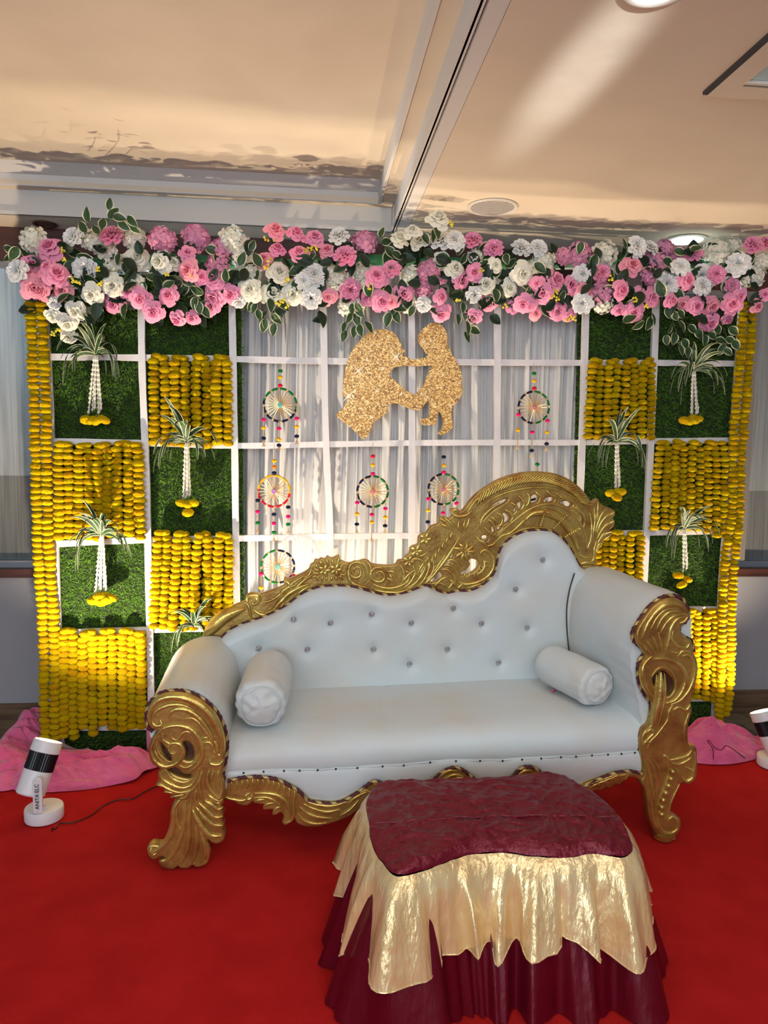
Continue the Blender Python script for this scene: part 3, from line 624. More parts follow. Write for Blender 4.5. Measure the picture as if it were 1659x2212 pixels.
FD = {0: dict(
 hw='215,290,85 600,300,75 860,285,75 690,370,65 1490,290,85 1560,400,80 1600,500,70 710,460,50 600,740,60', hp='1040,295,85 1255,285,90 1420,350,80 1400,450,75',
 Rp='320,345,78 210,450,65 310,470,58 365,510,78 215,600,72 270,620,55 395,620,60 340,665,40 1200,375,50 1205,485,68 1295,530,50 1365,540,68 1150,580,45 1080,645,62 1370,660,70 1480,640,62 1350,720,55 725,695,68 810,625,45 895,665,64 980,750,66 1135,800,52 1230,790,45',
 cp='715,275,68', cw='475,280,62 120,495,65 550,480,74 1530,680,45 345,690,40', Rw='880,405,70 800,430,62 1020,430,68 1110,440,48 720,585,68 860,580,62 585,640,62 480,745,60 430,825,60 340,785,45 440,910,50 1595,610,68'),
 520: dict(
 Rp='220,230,62 355,250,58 475,275,58 235,350,52 150,420,60 375,375,60 555,360,54 870,525,70 1045,635,64 905,685,66 805,665,50 1415,555,62 1285,655,48 1285,765,62 1490,785,56 1590,690,62 560,655,56 970,690,45 1500,500,58',
 cp='670,400,68 700,615,68 965,485,58 1485,300,60 1620,350,60', hp='790,320,90 1200,490,80 1170,590,70 1280,530,50',
 cw='630,275,60 470,520,72 400,560,52 450,665,62 1280,305,72 1370,300,62 1490,640,52 1170,705,48',
 hw='30,430,75 20,300,40 50,500,60 600,540,88 560,500,60 780,500,72 690,710,72 750,700,55 800,570,50 1080,520,72 1070,700,60 1500,400,55',
 Rw='245,500,70 60,610,68 200,635,72 330,640,72 1015,285,62 1100,235,54 1145,295,62 1265,155,68 1280,420,58 1375,475,60 1570,575,66 1630,455,48'),
 1100: dict(
 cw='75,350,62 185,345,54 465,515,62 470,700,62 810,340,68 900,350,54 1010,570,76 1230,520,66 1230,590,62 1095,470,58 1465,450,72',
 hw='220,435,80 150,470,50 610,380,88 600,700,70 1330,370,98 1430,330,60 1560,520,80 1620,430,60 240,420,50 1400,560,40',
 hp='350,400,62 450,390,88 590,640,78 930,440,92 900,520,70 1000,345,62 1080,385,56',
 Rp='300,550,70 395,580,62 215,630,64 180,570,48 480,610,58 90,700,58 130,710,50 310,745,64 170,760,46 30,720,50 390,780,45 720,610,64 790,455,68 800,755,68 840,640,50 915,660,62 1040,680,50 1110,700,50 1200,715,60 1300,715,60 1430,700,72 1480,650,46 1290,825,62 1400,800,46 1590,715,46 1640,640,40 1140,550,62 700,740,45',
 cp='585,510,62 1180,385,54 1325,515,56 1425,585,50 1560,330,62 1640,320,50', Rw='85,510,72 0,600,60')}
k_px = 3.75/FPX
for ox, dd in FD.items():
    for kd, txt in dd.items():
        for tri in txt.split():
            x, y_, r = map(float, tri.split(',')); px = ox+x/2.965; py = 420+y_/2.965
            dep = 3.69+rnd.uniform(-.035, .045) + (.05 if kd in ('hw', 'hp') else 0) + .00022*abs(py-600)
            if py < 520: dep -= (520-py)*.0045
            p = P(px, py, dep); o = bpy.data.objects.new(NM[kd][0], rnd.choice(FL[kd])); COL.objects.link(o); o.parent = swag; o['label'] = NM[kd][1]
            o.location = p-Vector(swag.location); s = r/2.965*k_px*(1.2 if kd[0] in 'Rc' else 1.0); o.scale = (s, s, s)
            # heads turn outwards: upper ones look up, lower ones droop
            tilt = (py-600)/90*.55; yaw = rnd.uniform(-.45, .45)
            o.rotation_euler = Vector((tilt+rnd.uniform(-.3, .3), rnd.uniform(0, 6.28), yaw))
            o.rotation_euler = (Matrix.Rotation(yaw, 3, 'Z') @ Matrix.Rotation(tilt+rnd.uniform(-.25, .25), 3, 'X') @ Matrix.Rotation(rnd.uniform(0, 6.28), 3, 'Y')).to_euler()
def leaf_mesh(m1, m2, seed):
    R = random.Random(seed); b = MB(); vs = []; nv = 8; us = (-1, -.78, -.3, 0, .3, .78, 1)
    for j in range(nv+1):
        v = j/nv; wv = .34*math.sin(PI*v**.8)**.8+.002
        for u in us: vs.append((u*wv, -.10*abs(u)*math.sin(PI*v)+.12*v*v+.015*R.uniform(-1, 1), v))
    nu = len(us)-1; fs = []; ms = []
    for j in range(nv):
        for i in range(nu): fs.append((j*(nu+1)+i, j*(nu+1)+i+1, (j+1)*(nu+1)+i+1, (j+1)*(nu+1)+i)); ms.append(1 if i in (0, nu-1) else 0)
    b.add(vs, fs, ms); return b.mesh('leaf', [m1, m2], True, None)
LV = [leaf_mesh(M['leaf'], M['cream'], s) for s in (1, 2)]; LD = [leaf_mesh(M['leaf_dark'], M['leaf'], s) for s in (3, 4)]
def leaf(px, py, ang, lpx, y, meshes, parent=swag, lab=None):
    if py < 520: y -= (520-py)*.0045
    p = P(px, py, y); o = bpy.data.objects.new('leaf', rnd.choice(meshes)); COL.objects.link(o); o.parent = parent
    L = lpx*y/FPX; a = math.radians(ang); d = Vector((math.sin(a), 0, math.cos(a)))     # ang: 0 up, 90 right, 180 down
    o.scale = (L, L, L); o.location = p - d*L*.5 - Vector(parent.location)
    o.rotation_euler = (Matrix.Rotation(a, 3, 'Y') @ Matrix.Rotation(rnd.uniform(-.8, .8), 3, 'Z') @ Matrix.Rotation(rnd.uniform(-.3, .3), 3, 'X')).to_euler()
HL = '''548,665,200 560,680,160 575,700,170 570,704,190 590,712,180 595,690,150 603,672,130 569,685,200 584,660,180 612,660,140 543,662,220 753,687,210 744,707,200 743,726,205 771,690,160 765,717,190 780,714,160 800,705,120 778,675,140 760,668,190
837,690,210 857,685,150 848,670,180 862,668,110 889,672,200 1006,680,190 1011,709,175 1010,728,160 1026,714,110 990,690,180 1020,690,150 1000,665,190 1380,703,240 1400,700,200 1410,690,180 1432,646,170 1445,676,150 1445,710,200 1459,683,160 1474,679,120 1471,706,150 1496,711,115 1481,743,160 1469,757,170 1486,760,165 1455,732,200 1440,735,170 1510,722,150 1558,737,110
1578,735,100 1572,760,130 1560,755,200 1590,745,150 1540,725,120 1525,735,170 1550,712,160 1585,715,120 191,464,355 177,489,330 236,440,15 245,460,50 206,494,320 267,487,120 258,470,110 285,478,130 222,480,20 290,495,140 15,538,285 17,557,250 30,548,200 824,501,20 836,521,60 845,545,120 860,550,100 670,555,60 705,545,80 700,560,110 650,570,90 638,585,250
935,510,190 945,500,170 920,515,150 1345,545,200 1350,525,350 1320,590,150 1305,575,90 400,625,170 405,610,140 430,665,180 445,675,160 420,655,200 270,672,190 110,560,190 130,545,160 255,560,180 330,600,120 345,570,200 460,540,110 470,560,160 545,530,20 555,560,330 1000,560,200 1080,640,160 1060,650,140 1200,600,160 1215,640,200 1390,640,170 1500,600,160 1545,610,140 1600,600,200 1620,560,30 1095,560,160'''.split()
for it in HL:
    a, c, d = map(float, it.split(',')); leaf(a, c, d+rnd.uniform(-12, 12), rnd.uniform(24, 33), 3.70+rnd.uniform(-.03, .05), LV)
for i in range(430):
    px = rnd.uniform(50, 1635); py = 600+rnd.gauss(0, 38)+(12 if px < 700 else 0); leaf(px, max(535, min(690, py)), rnd.uniform(0, 360), rnd.uniform(26, 40), 3.74+rnd.uniform(-.08, .07), LD if i % 4 else LV)
b = MB()
for (pts) in [[(178, 500), (190, 480), (191, 468)], [(210, 510), (235, 475), (236, 450)], [(240, 520), (262, 490), (290, 500)], [(850, 560), (830, 530), (826, 505)], [(948, 540), (945, 515), (946, 490)], [(560, 640), (572, 680), (585, 712)], [(770, 650), (760, 690), (745, 722)], [(1000, 650), (1010, 690), (1012, 725)], [(1440, 640), (1455, 700), (1475, 755)], [(1520, 650), (1560, 700), (1575, 760)]]:
    b.tube(cr([P(a, c, 3.73-max(0, 520-c)*.0045) for a, c in pts], 4), .0018, 5)
obj('stems', b, M['stem'], swag, kind='stuff')
for (px, py) in [(135, 540), (140, 560), (160, 605), (168, 612), (125, 715), (115, 720), (210, 580), (215, 612), (360, 590), (410, 595), (575, 515), (590, 518), (660, 540), (670, 538), (680, 535), (580, 560), (575, 575), (620, 605), (612, 650), (620, 660), (600, 655), (930, 480), (938, 486), (975, 484), (800, 620), (990, 650), (1040, 585), (1195, 640), (1205, 645), (1200, 630), (1225, 690), (1235, 685), (1240, 688), (1320, 600), (1395, 660), (1372, 648), (1090, 660)]:
    b = MB()
    for j in range(5): b.ball(P(px+rnd.uniform(-5, 5), py+rnd.uniform(-5, 5), 3.66+rnd.uniform(-.01, .01)), .006, 5)
    obj('yellow_filler', b, M['yellow_bud'], swag, label='small yellow filler buds')
b = MB(); b.tube([P(x, 566+6*math.sin(x*.013), 3.835) for x in range(60, 1641, 60)], .026, 10); obj('foam_roll', b, M['foam'], swag, label='green foam roll showing between the flowers')

# ------------------------------------------------------------------ sofa
YF, YK, YL = 2.83, 3.50, 2.772
sofa = thing('sofa', 'carved gold framed sofa with white tufted leatherette and swooping crest', 'sofa', (.5, 3.1, 0))
def XZ(pts, y, s=1, ox=0, oy=0): return [((lambda q: (q.x, q.z))(P(ox+a/s, oy+c/s, y))) for a, c in pts]
def stroke(b, pts, y, w_, h=None, tip0=.15, tip1=.15, n=5, crease=0.0):
    """raised tapering carved ridge; pts are world (x, z) on the board face y, raised towards -y"""
    q = cr([(p[0], p[1], 0) for p in pts], n); k = len(q); h = h or w_*.52; L = [0]
    for a, c in zip(q, q[1:]): L.append(L[-1]+(c-a).length)
    T = L[-1]; vs = []; prof = [(-1, 0), (-.86, .42), (-.55, .82), (0, 1-crease), (.55, .82), (.86, .42), (1, 0)]
    for i, p in enumerate(q):
        t = L[i]/T; tn = (q[min(i+1, k-1)]-q[max(0, i-1)]).normalized(); s = Vector((-tn.y, tn.x, 0))
        f = min(1, (t/.35)**.6*(1-tip0)+tip0) if t < .35 else 1
        f *= min(1, ((1-t)/.35)**.6*(1-tip1)+tip1) if t > .65 else 1
        for (u, hh) in prof:
            c = p+s*(u*w_/2*f); vs.append((c.x, y+.003-h*hh*(.4+.6*f)-.003*(hh > 0), c.y))
    m_ = len(prof); fs = [(i*m_+j, i*m_+j+1, (i+1)*m_+j+1, (i+1)*m_+j) for i in range(k-1) for j in range(m_-1)]
    fs += [tuple(range(m_-1, -1, -1)), tuple((k-1)*m_+j for j in range(m_))]
    b.add(vs, fs)
def rope(name, path, r, parent, turns_per_m=26):
    pts = cr(path, 7); fine = []; 
    for a, c in zip(pts, pts[1:]):
        m_ = max(1, int((c-a).length/.0035)); fine += [a.lerp(c, i/m_) for i in range(m_)]
    fine.append(pts[-1]); pts = fine; b = MB(); n = 9; L = 0; t0 = (pts[1]-pts[0]).normalized(); up = Vector((0, 1, 0)); a = t0.cross(up).normalized(); vs = []
    for i, p in enumerate(pts):
        if i: L += (p-pts[i-1]).length
        t = (pts[min(i+1, len(pts)-1)]-pts[max(i-1, 0)]).normalized(); a = (a-t*a.dot(t)).normalized(); bb_ = t.cross(a)
        for j in range(n):
            q = 2*PI*j/n + L*turns_per_m*PI*1.25; rr = r*(1+.16*math.cos(3*2*PI*j/n)); vs.append(p+a*math.cos(q)*rr+bb_*math.sin(q)*rr)
    fs = []; ms = []
    for i in range(len(pts)-1):
        for j in range(n): fs.append((i*n+j, i*n+(j+1) % n, (i+1)*n+(j+1) % n, (i+1)*n+j)); ms.append(1 if j // 3 == 1 else 0)
    b.add(vs, fs, ms); return obj(name, b, [M['maroon_cord'], M['gold_cord']], parent, angle=None)
def rosette(b, x, z, r, y, n=5, a0=0.0):
    for i in range(n):
        a = a0+2*PI*i/n; cx, cz = x+math.cos(a)*r*.55, z+math.sin(a)*r*.55
        stroke(b, [(x+math.cos(a)*r*.1, z+math.sin(a)*r*.1), (cx, cz), (x+math.cos(a)*r, z+math.sin(a)*r)], y, r*.72, r*.32, .5, .6, 4, .25)
    b.lathe([(r*.24, 0), (r*.22, r*.3), (r*.1, r*.42), (.0004, r*.44)], (x, y+.001, z), 10, (0, -1, 0))

# --- back crest board
outer = F([(50, 1215), (75, 1170), (110, 1130), (150, 1075), (200, 1030), (245, 1000), (290, 975), (355, 950), (365, 915), (400, 903), (440, 905), (500, 890), (550, 870), (620, 840), (612, 808), (625, 788), (650, 800), (700, 780), (755, 755), (790, 730), (800, 700), (820, 690), (830, 665), (855, 668), (870, 655), (900, 660), (915, 640), (940, 655), (965, 648), (995, 635), (1005, 665), (1030, 680), (1060, 690), (1120, 680), (1170, 665), (1205, 675), (1222, 695), (1300, 705), (1360, 705), (1390, 695), (1405, 670), (1440, 665), (1455, 640), (1480, 625), (1485, 590), (1510, 570), (1540, 560), (1545, 510), (1580, 480)], 3.19, 420, 1000) + \
 F([(200, 570), (235, 520), (280, 505), (298, 480), (290, 452), (330, 452), (372, 460), (390, 435), (375, 412), (388, 392), (415, 395), (440, 415), (472, 398), (500, 360), (540, 310), (590, 265), (650, 225), (700, 195), (760, 168), (820, 150), (880, 136), (940, 129), (1000, 127), (1060, 131), (1120, 140), (1180, 160), (1230, 185), (1275, 215), (1312, 250), (1345, 285), (1370, 320), (1390, 348), (1432, 322), (1450, 350), (1475, 372), (1510, 385), (1535, 398), (1557, 415), (1553, 445), (1540, 465), (1556, 490), (1545, 525), (1520, 545), (1538, 565), (1515, 600), (1480, 620), (1462, 655), (1440, 690), (1425, 720), (1420, 750), (1430, 790), (1436, 815), (1370, 830), (1310, 832)], 3.318, 860, 980)
inner = F([(1290, 795), (1270, 760), (1250, 720), (1230, 680), (1205, 645), (1175, 612), (1145, 585), (1110, 562), (1070, 550), (1020, 546), (950, 550), (900, 560), (860, 575), (815, 598), (780, 625), (750, 655), (730, 690), (718, 730), (710, 770), (708, 800), (700, 830), (685, 862), (660, 892), (630, 920), (600, 945), (560, 965), (520, 980), (470, 985), (420, 982), (395, 990), (340, 1000), (295, 988), (260, 972), (230, 958), (200, 943), (150, 960), (100, 980), (60, 995)], 3.318, 860, 980) + \
 F([(1400, 905), (1340, 910), (1290, 905), (1240, 893), (1190, 880), (1145, 867), (1100, 855), (1040, 847), (980, 845), (920, 848), (860, 855), (810, 870), (760, 890), (715, 918), (680, 945), (640, 978), (600, 1000), (550, 1027), (500, 1050), (450, 1069), (400, 1085), (350, 1100), (300, 1120), (255, 1143), (220, 1170), (185, 1205), (160, 1240), (110, 1235)], 3.19, 420, 1000)
holes = [F(h, 3.318, 860, 980) for h in [
 [(385, 700), (372, 715), (345, 755), (312, 800), (330, 812), (365, 800), (385, 780), (390, 750), (395, 720)],
 [(215, 918), (240, 895), (270, 865), (290, 845), (318, 870), (310, 890), (285, 910), (250, 922)],
 [(505, 762), (540, 755), (572, 772), (578, 800), (560, 830), (520, 858), (480, 872), (452, 868), (450, 850), (480, 840), (505, 815), (518, 790)],
 [(602, 590), (640, 588), (642, 618), (630, 628), (606, 622)],
 [(590, 470), (600, 440), (640, 400), (690, 362), (740, 335), (785, 322), (775, 345), (725, 375), (670, 410), (630, 450), (600, 480)],
 [(672, 520), (690, 512), (735, 522), (735, 540), (700, 562), (672, 560)],
 [(745, 440), (765, 425), (790, 445), (800, 475), (775, 495), (748, 502)],
 [(840, 380), (862, 350), (885, 352), (888, 385), (850, 415), (828, 418)],
 [(935, 345), (950, 312), (985, 290), (1010, 312), (1000, 345), (965, 352)],
 [(1045, 345), (1060, 320), (1090, 312), (1118, 318), (1110, 342), (1075, 348)],
 [(1160, 352), (1190, 340), (1230, 345), (1250, 368), (1225, 382), (1190, 368)],
 [(1282, 440), (1310, 442), (1326, 470), (1325, 520), (1305, 490)]]]
loop = [(p.x, p.y) for p in cr([(a, c, 0) for a, c in outer+inner], 2, True)]
toW = lambda pl, y: [((lambda q: (q.x, q.z))(P(a, c, y))) for a, c in pl]
sm = lambda pl: [(p.x, p.y) for p in cr([(a, c, 0) for a, c in pl], 3, True)]
crest = link('crest', plate_mesh('crest', toW(loop, YK), [toW(sm(h), YK) for h in holes], YK, .045, .007, [M['gold_shaded']]), sofa, label='swooping carved gold crest along the back')
cb = MB(); KB = .00228
def SK(txt, s, ox, oy, y, scale_m, b):   # "w h x,y x,y ...; ..." carved ridges traced in a picture crop
    for ln in txt.strip().split(';'):
        it = ln.split()
        if len(it) < 3: continue
        w0 = float(it[0]); pts = [tuple(map(float, q.split(','))) for q in it[1:]]
        stroke(b, XZ(pts, y, s, ox, oy), y, w0/s*scale_m, None)
# left half of the crest
SK('''95 60,1215 130,1130 220,1050 350,1000; 24 350,955 375,990 385,1040 400,1075; 42 365,960 375,915 430,915 440,950 410,975 395,955; 46 470,1040 540,1015 590,960 650,900 720,860 800,830; 34 400,1000 450,1040 520,1045 580,1010 620,960; 26 440,960 520,950 590,905 650,850 700,810 790,760;
30 620,810 650,830 660,870 640,900; 30 680,890 720,840 780,790 820,770; 24 690,930 740,880 800,840; 30 620,950 600,900 640,860 700,840; 20 800,800 830,780 860,790; 26 740,800 790,770 810,720;
22 830,690 850,720 870,740; 22 860,665 880,700 900,720; 22 905,655 920,690 925,715; 22 945,655 955,690 960,715; 22 1000,640 990,680 975,715; 22 1030,690 1010,715 1000,735; 22 820,725 850,740 870,750; 22 810,755 850,762 870,765; 22 1045,730 1020,745 1005,750; 20 1050,770 1020,770 1000,765;
20 860,770 850,790 845,815; 20 885,775 880,795 880,815; 20 910,780 910,800 912,815; 20 940,780 945,800 948,815; 20 970,775 978,795 985,812; 20 1000,770 1012,790 1025,808;
34 1065,700 1060,760 1080,820 1140,850 1210,860; 30 1110,760 1095,735 1120,715 1145,735 1140,780 1100,790 1070,760 1070,710 1110,685 1160,700 1180,750 1160,800; 28 1190,680 1215,720 1210,770 1190,810; 26 1150,680 1185,720 1190,780 1170,830;
30 1270,790 1250,765 1275,745 1305,765 1305,800 1270,820 1225,800 1215,760 1240,725 1290,725 1330,760; 30 1220,830 1300,860 1380,860 1450,830 1480,780; 26 1230,870 1320,890 1420,890 1500,850; 26 1340,760 1360,800 1340,830; 24 1320,745 1370,750 1400,790; 24 1320,790 1360,810 1390,840;
28 1410,700 1440,740 1440,800 1410,850; 26 1440,740 1480,760 1470,820 1440,860; 28 1500,700 1520,760 1480,830 1430,870; 26 1540,700 1570,750 1530,820 1480,870; 28 1600,640 1620,700 1590,790 1530,860; 26 1640,660 1650,720 1620,790 1570,850''', 3.19, 420, 1000, YK, KB, cb)
for (x, y_, r) in [(895, 740, 42), (975, 735, 42), (1478, 680, 42), (1530, 608, 46), (1592, 525, 44)]:
    q = P(420+x/3.19, 1000+y_/3.19, YK); rosette(cb, q.x, q.z, r/3.19*KB, YK-.006)
# right half of the crest
SK('''30 60,830 100,760 160,760 190,800 150,860; 28 60,960 120,930 170,870 200,800; 26 130,880 170,800 220,740; 30 10,950 60,880 120,830; 24 120,740 170,730 220,700; 26 200,900 260,840 300,780 340,720; 40 190,940 260,860 330,770 390,680 440,590;
22 230,830 215,800 225,770; 22 255,800 240,770 250,735; 22 280,765 265,735 275,700; 22 305,730 290,700 300,665; 22 330,695 315,665 330,630; 22 355,660 345,630 360,595; 22 385,625 375,590 395,560; 20 250,850 262,815 285,790;
30 290,465 330,480 370,520 400,560; 28 330,455 370,490 400,520 430,530; 26 300,500 340,520 380,540; 30 380,410 400,440 440,450 490,440 530,400; 26 385,420 410,400 430,420 420,440; 26 440,470 430,520 455,560 440,600; 26 480,470 470,520 490,560; 26 510,450 500,500 480,540;
36 480,450 520,380 580,310 660,245 760,195 870,165 980,155 1090,165 1190,200 1270,250 1330,310 1375,380 1400,460;
22 560,430 610,370 680,320 760,285 850,260 940,245 1030,242 1110,250 1180,270 1250,305 1310,360 1350,430 1370,520;
24 600,560 590,500 610,450 660,400 730,350; 30 640,470 680,500 700,560 680,590; 26 615,520 650,560 700,590 720,600; 28 700,420 745,450 740,500 700,530; 26 660,450 700,480 720,520; 30 760,400 800,420 820,460 790,500; 26 800,350 840,370 850,410 820,440; 30 860,300 890,330 900,370 870,410;
26 920,280 940,310 930,360 900,380; 28 980,265 1000,290 1040,310 1030,350; 28 1060,262 1090,290 1130,310 1140,345; 26 1130,280 1170,310 1220,330 1260,350; 26 1190,300 1240,330 1280,370 1300,430; 26 1250,380 1290,400 1330,440 1340,500; 24 1230,400 1280,430 1300,480;
22 700,600 760,540 830,480 900,425 970,385 1050,362 1120,362 1190,385 1250,430 1300,490 1335,560 1350,640 1345,700;
24 690,640 740,590 800,570 860,520 920,460 980,420; 70 900,480 960,430 1040,420 1120,440 1190,490 1240,560 1270,640 1290,700; 20 760,610 830,570 900,540 980,530 1060,535 1130,560 1190,600 1230,650 1265,720;
26 1370,420 1385,500 1385,580 1370,660 1360,720; 24 1350,700 1370,640 1385,600; 26 1400,380 1410,460 1400,560 1380,640; 28 1430,340 1430,420 1420,500; 30 1500,395 1460,430 1430,500 1410,580; 28 1550,420 1500,440 1450,500 1420,580; 26 1550,480 1500,500 1450,560 1420,620; 26 1530,560 1480,570 1440,620 1420,680; 26 1470,630 1440,650 1410,710; 26 1420,620 1405,680 1400,740 1380,780;
34 1300,790 1350,780 1420,790; 26 1290,720 1330,740 1400,745; 24 1300,815 1370,810 1430,805;
34 620,650 640,690 620,640 580,620 560,590; 28 600,640 640,660 680,650 700,620; 40 610,740 590,710 620,690 660,710 685,760 680,820 640,880 570,920 480,935 420,910; 28 560,870 600,840 620,800 610,760;
18 480,900 475,870 485,850; 18 510,905 508,872 512,850; 18 545,900 545,870 540,845; 18 575,890 572,860 562,835; 18 605,875 597,845 580,822; 18 630,850 615,825 595,805; 18 650,820 630,800 605,790; 18 660,790 640,775 610,772;
26 300,830 350,830 390,860 410,910 400,960; 26 310,800 370,800 420,840 430,900; 30 330,780 380,760 430,790 440,850; 26 230,935 280,925 330,940 380,980; 30 250,960 310,900 370,880; 26 370,900 400,930 430,960; 26 420,990 440,950 480,930; 24 490,960 540,950 590,930 640,890; 26 350,980 380,940 400,910''', 3.318, 860, 980, YK, KB, cb)
# slanting feather cuts along the outer arch
arc = cr(XZ([(560, 330), (660, 262), (770, 212), (880, 180), (990, 170), (1100, 182), (1200, 222), (1290, 285), (1350, 360)], YK, 3.318, 860, 980), 5)
arc = [Vector((a, c)) for a, c in [(q[0], q[1]) for q in [tuple(v) for v in arc]]]
for i in range(1, len(arc)-1):
    p = arc[i]; tn = (arc[i+1]-arc[i-1]).normalized(); nm = Vector((tn.y, -tn.x))
    stroke(cb, [tuple(p-nm*.020+tn*.030), tuple(p+tn*.008), tuple(p+nm*.026-tn*.030)], YK-.010, .013, .010)
# gadroon cuts on the smooth inner arch: beaded bars
for (xa, ya, xc, yc) in [(1045, 400, 1010, 510), (1195, 440, 1105, 530), (1285, 530, 1185, 590)]:
    a = P(860+xa/3.318, 980+ya/3.318, YK); c = P(860+xc/3.318, 980+yc/3.318, YK)
    for i in range(8): cb.ball(a.lerp(c, i/7)+Vector((0, -.026, 0)), .0065, 6)
q = P(860+475/3.318, 980+700/3.318, YK)
for i in range(9):
    a = -2.6+i*.65; stroke(cb, [(q.x, q.z), (q.x+math.cos(a)*.035, q.z+math.sin(a)*.028), (q.x+math.cos(a+.15)*.062, q.z+math.sin(a+.15)*.045)], YK-.004, .024, .014, .6, .35, 4)
cb.ball(q+Vector((0, -.024, 0)), .010, 6)
obj('carving', cb, M['gold'], crest, angle=60)

# --- upholstered back
inn = [P(a, c, YK-.03) for a, c in inner]; tab = sorted([(p.x, p.z) for p in inn])
fx0, fx1 = tab[0][0]-.03, 1.432
tab = [(fx0, .60)]+[t_ for t_ in tab if t_[0] > fx0+.02]+[(fx1+.02, 1.00)]
cryst = [(634, 1339), (714, 1347), (803, 1328), (889, 1347), (980, 1315), (1041, 1348), (1140, 1357), (1174, 1210), (1115, 1274), (558, 1402), (664, 1404), (807, 1404), (885, 1436), (967, 1404), (1078, 1433)]
YC = 3.405; cw = [P(a, c, YC) for a, c in cryst]
def backsurf(u, v):
    x = fx0+(fx1-fx0)*u; zt = lerp_tab(tab, x); z0 = .44; z = z0+(zt-z0)*v
    e = min(1, (zt-z)/.07, (x-fx0)/.10+.2, (fx1-x)/.10+.2); e = max(0, e); y = YC+.062*(1-math.sqrt(1-(1-e)**2)) if e < 1 else YC
    dz = 0
    for q in cw:
        d2 = (x-q.x)**2+(z-q.z)**2
        if d2 < .02: dz += .017*math.exp(-d2/.0011)+.006*math.exp(-d2/.006)
    return (x, y+dz+.004*noise.noise((x*5, z*5, 1)), z)
b = MB(); b.grid(backsurf, 170, 70)
tb = [lerp_tab(tab, fx0+(fx1-fx0)*i/170) for i in range(171)]
b.grid(lambda u, v: (fx0+(fx1-fx0)*u, YC+.062+.06*v, lerp_tab(tab, fx0+(fx1-fx0)*u)-.0005), 170, 1)
bk = obj('backrest', b, M['leather'], sofa, angle=None)
for i, q in enumerate(cw):
    b = MB(); c = q+Vector((0, .010, 0))
    b.lathe([(.0135, 0), (.0135, .004), (.011, .006)], c, 16, (0, -1, 0)); b.lathe([(.0105, .005), (.0095, .009), (.005, .0125), (.0004, .013)], c, 8, (0, -1, 0))
    obj('crystal_button', b, M['crystal'], bk, smooth=False)
rope('piping', [Vector((p.x, YK-.035, p.z)) for p in inn[::2]]+[Vector((inn[-1].x, YK-.035, inn[-1].z))], .0075, bk)
q0 = P(1243, 1230, YK-.03)
rope('piping', [Vector((inn[0].x, YK-.035, inn[0].z)), P(1262, 1231, YK-.035), P(1292, 1228, YK-.035)], .0075, bk)

b = MB(); b.tube(cr([P(a, c, y_) for a, c, y_ in [(1241, 1238, 3.40), (1230, 1275, 3.385), (1224, 1320, 3.385), (1226, 1375, 3.385), (1233, 1425, 3.385), (1245, 1472, 3.385)]], 6), .0035, 6); obj('gap_shade', b, M['dark_gap'], bk, label='dark tube as the shade in the gap between the back and the right arm')  # dark tube drawn as the shade where back and arm meet
# --- seat
TL = .030   # the seat line climbs slightly to the right, as measured
studpx = [(82, 156), (158, 151), (236, 148), (295, 147), (364, 145), (433, 141), (515, 137), (611, 131), (692, 127), (792, 116), (890, 111), (982, 110), (1068, 110), (1142, 105), (1215, 101), (1290, 96), (1347, 94), (1408, 89), (1469, 86), (1520, 83), (1571, 79)]
st = [P(480+a/1.765, 1580+c/1.765, YF+.012) for a, c in studpx]; stab = [(p.x, p.z) for p in st]
def seatz(x): return (x+.31)*TL
xs0, xs1 = -.325, 1.40
prof = [(3.44, .505), (3.30, .512), (3.15, .510), (3.02, .504), (2.94, .494), (2.89, .478), (2.86, .456), (2.845, .43), (2.84, .405), (2.842, .385), (2.848, .374)]
pc = cr([(p[0], p[1], 0) for p in prof], 3)
def seatf(u, v):
    x = xs0+(xs1-xs0)*u; i = v*(len(pc)-1); p = pc[int(round(i))]
    sag = .008*math.exp(-((x-.25)/.5)**2)*max(0, math.sin(PI*min(1, max(0, (p.x-2.85)/.6)))); cre = .004*math.exp(-((x-.33-.05*(p.x-3))/.012)**2)*(1 if p.x > 2.9 else 0)
    z = p.y-.008+seatz(x)*.9-sag-cre+.003*noise.noise((x*4, p.x*6, 2)); k = max(0, min(1, (.50-p.y)/(.50-.374))); z += k*k*(lerp_tab(stab, x)-(.374-.008+seatz(x)*.9))
    return (x, p.x+.002*noise.noise((x*6, p.y*9, 0))*(1-k), z)
b = MB(); b.grid(seatf, 110, len(pc)-1); seat = obj('seat', b, M['leather'], sofa, angle=None)
# apron under the seam, its lower edge follows the carved rail
railtop = F([(640, 1065), (680, 1050), (720, 1040), (770, 1030), (820, 1025), (870, 1022), (920, 1025), (970, 1030), (1020, 1040), (1060, 1055), (1100, 1075), (1140, 1097), (1180, 1120), (1210, 1145), (1240, 1178), (1270, 1203), (1340, 1215), (1440, 1222), (1520, 1205), (1570, 1180), (1610, 1155)], 3.456, 300, 1380) + \
  F([(570, 190), (600, 192), (640, 205), (700, 212), (760, 205), (800, 188), (815, 172), (850, 145), (888, 134), (925, 150), (960, 178), (1000, 190), (1060, 190), (1105, 172), (1130, 142), (1162, 131), (1195, 140), (1222, 165), (1270, 195), (1320, 210), (1380, 205), (1430, 180), (1490, 157), (1530, 150), (1560, 150), (1600, 160)], 1.765, 480, 1580)
rt = [P(a, c, YF+.01) for a, c in railtop]; rt.sort(key=lambda p: p.x); rtab = [(p.x, p.z) for p in rt]
def apron(u, v):
    x = xs0+(xs1-xs0)*u; zt = lerp_tab(stab, x)+.006; zb = lerp_tab(rtab, x)-.006; z = zt+(zb-zt)*v
    y = YF+.018-.012*max(0, math.sin(PI*min(1, v*1.1)))**.5
    return (x, y+.0015*noise.noise((x*12, z*12, 0)), z)
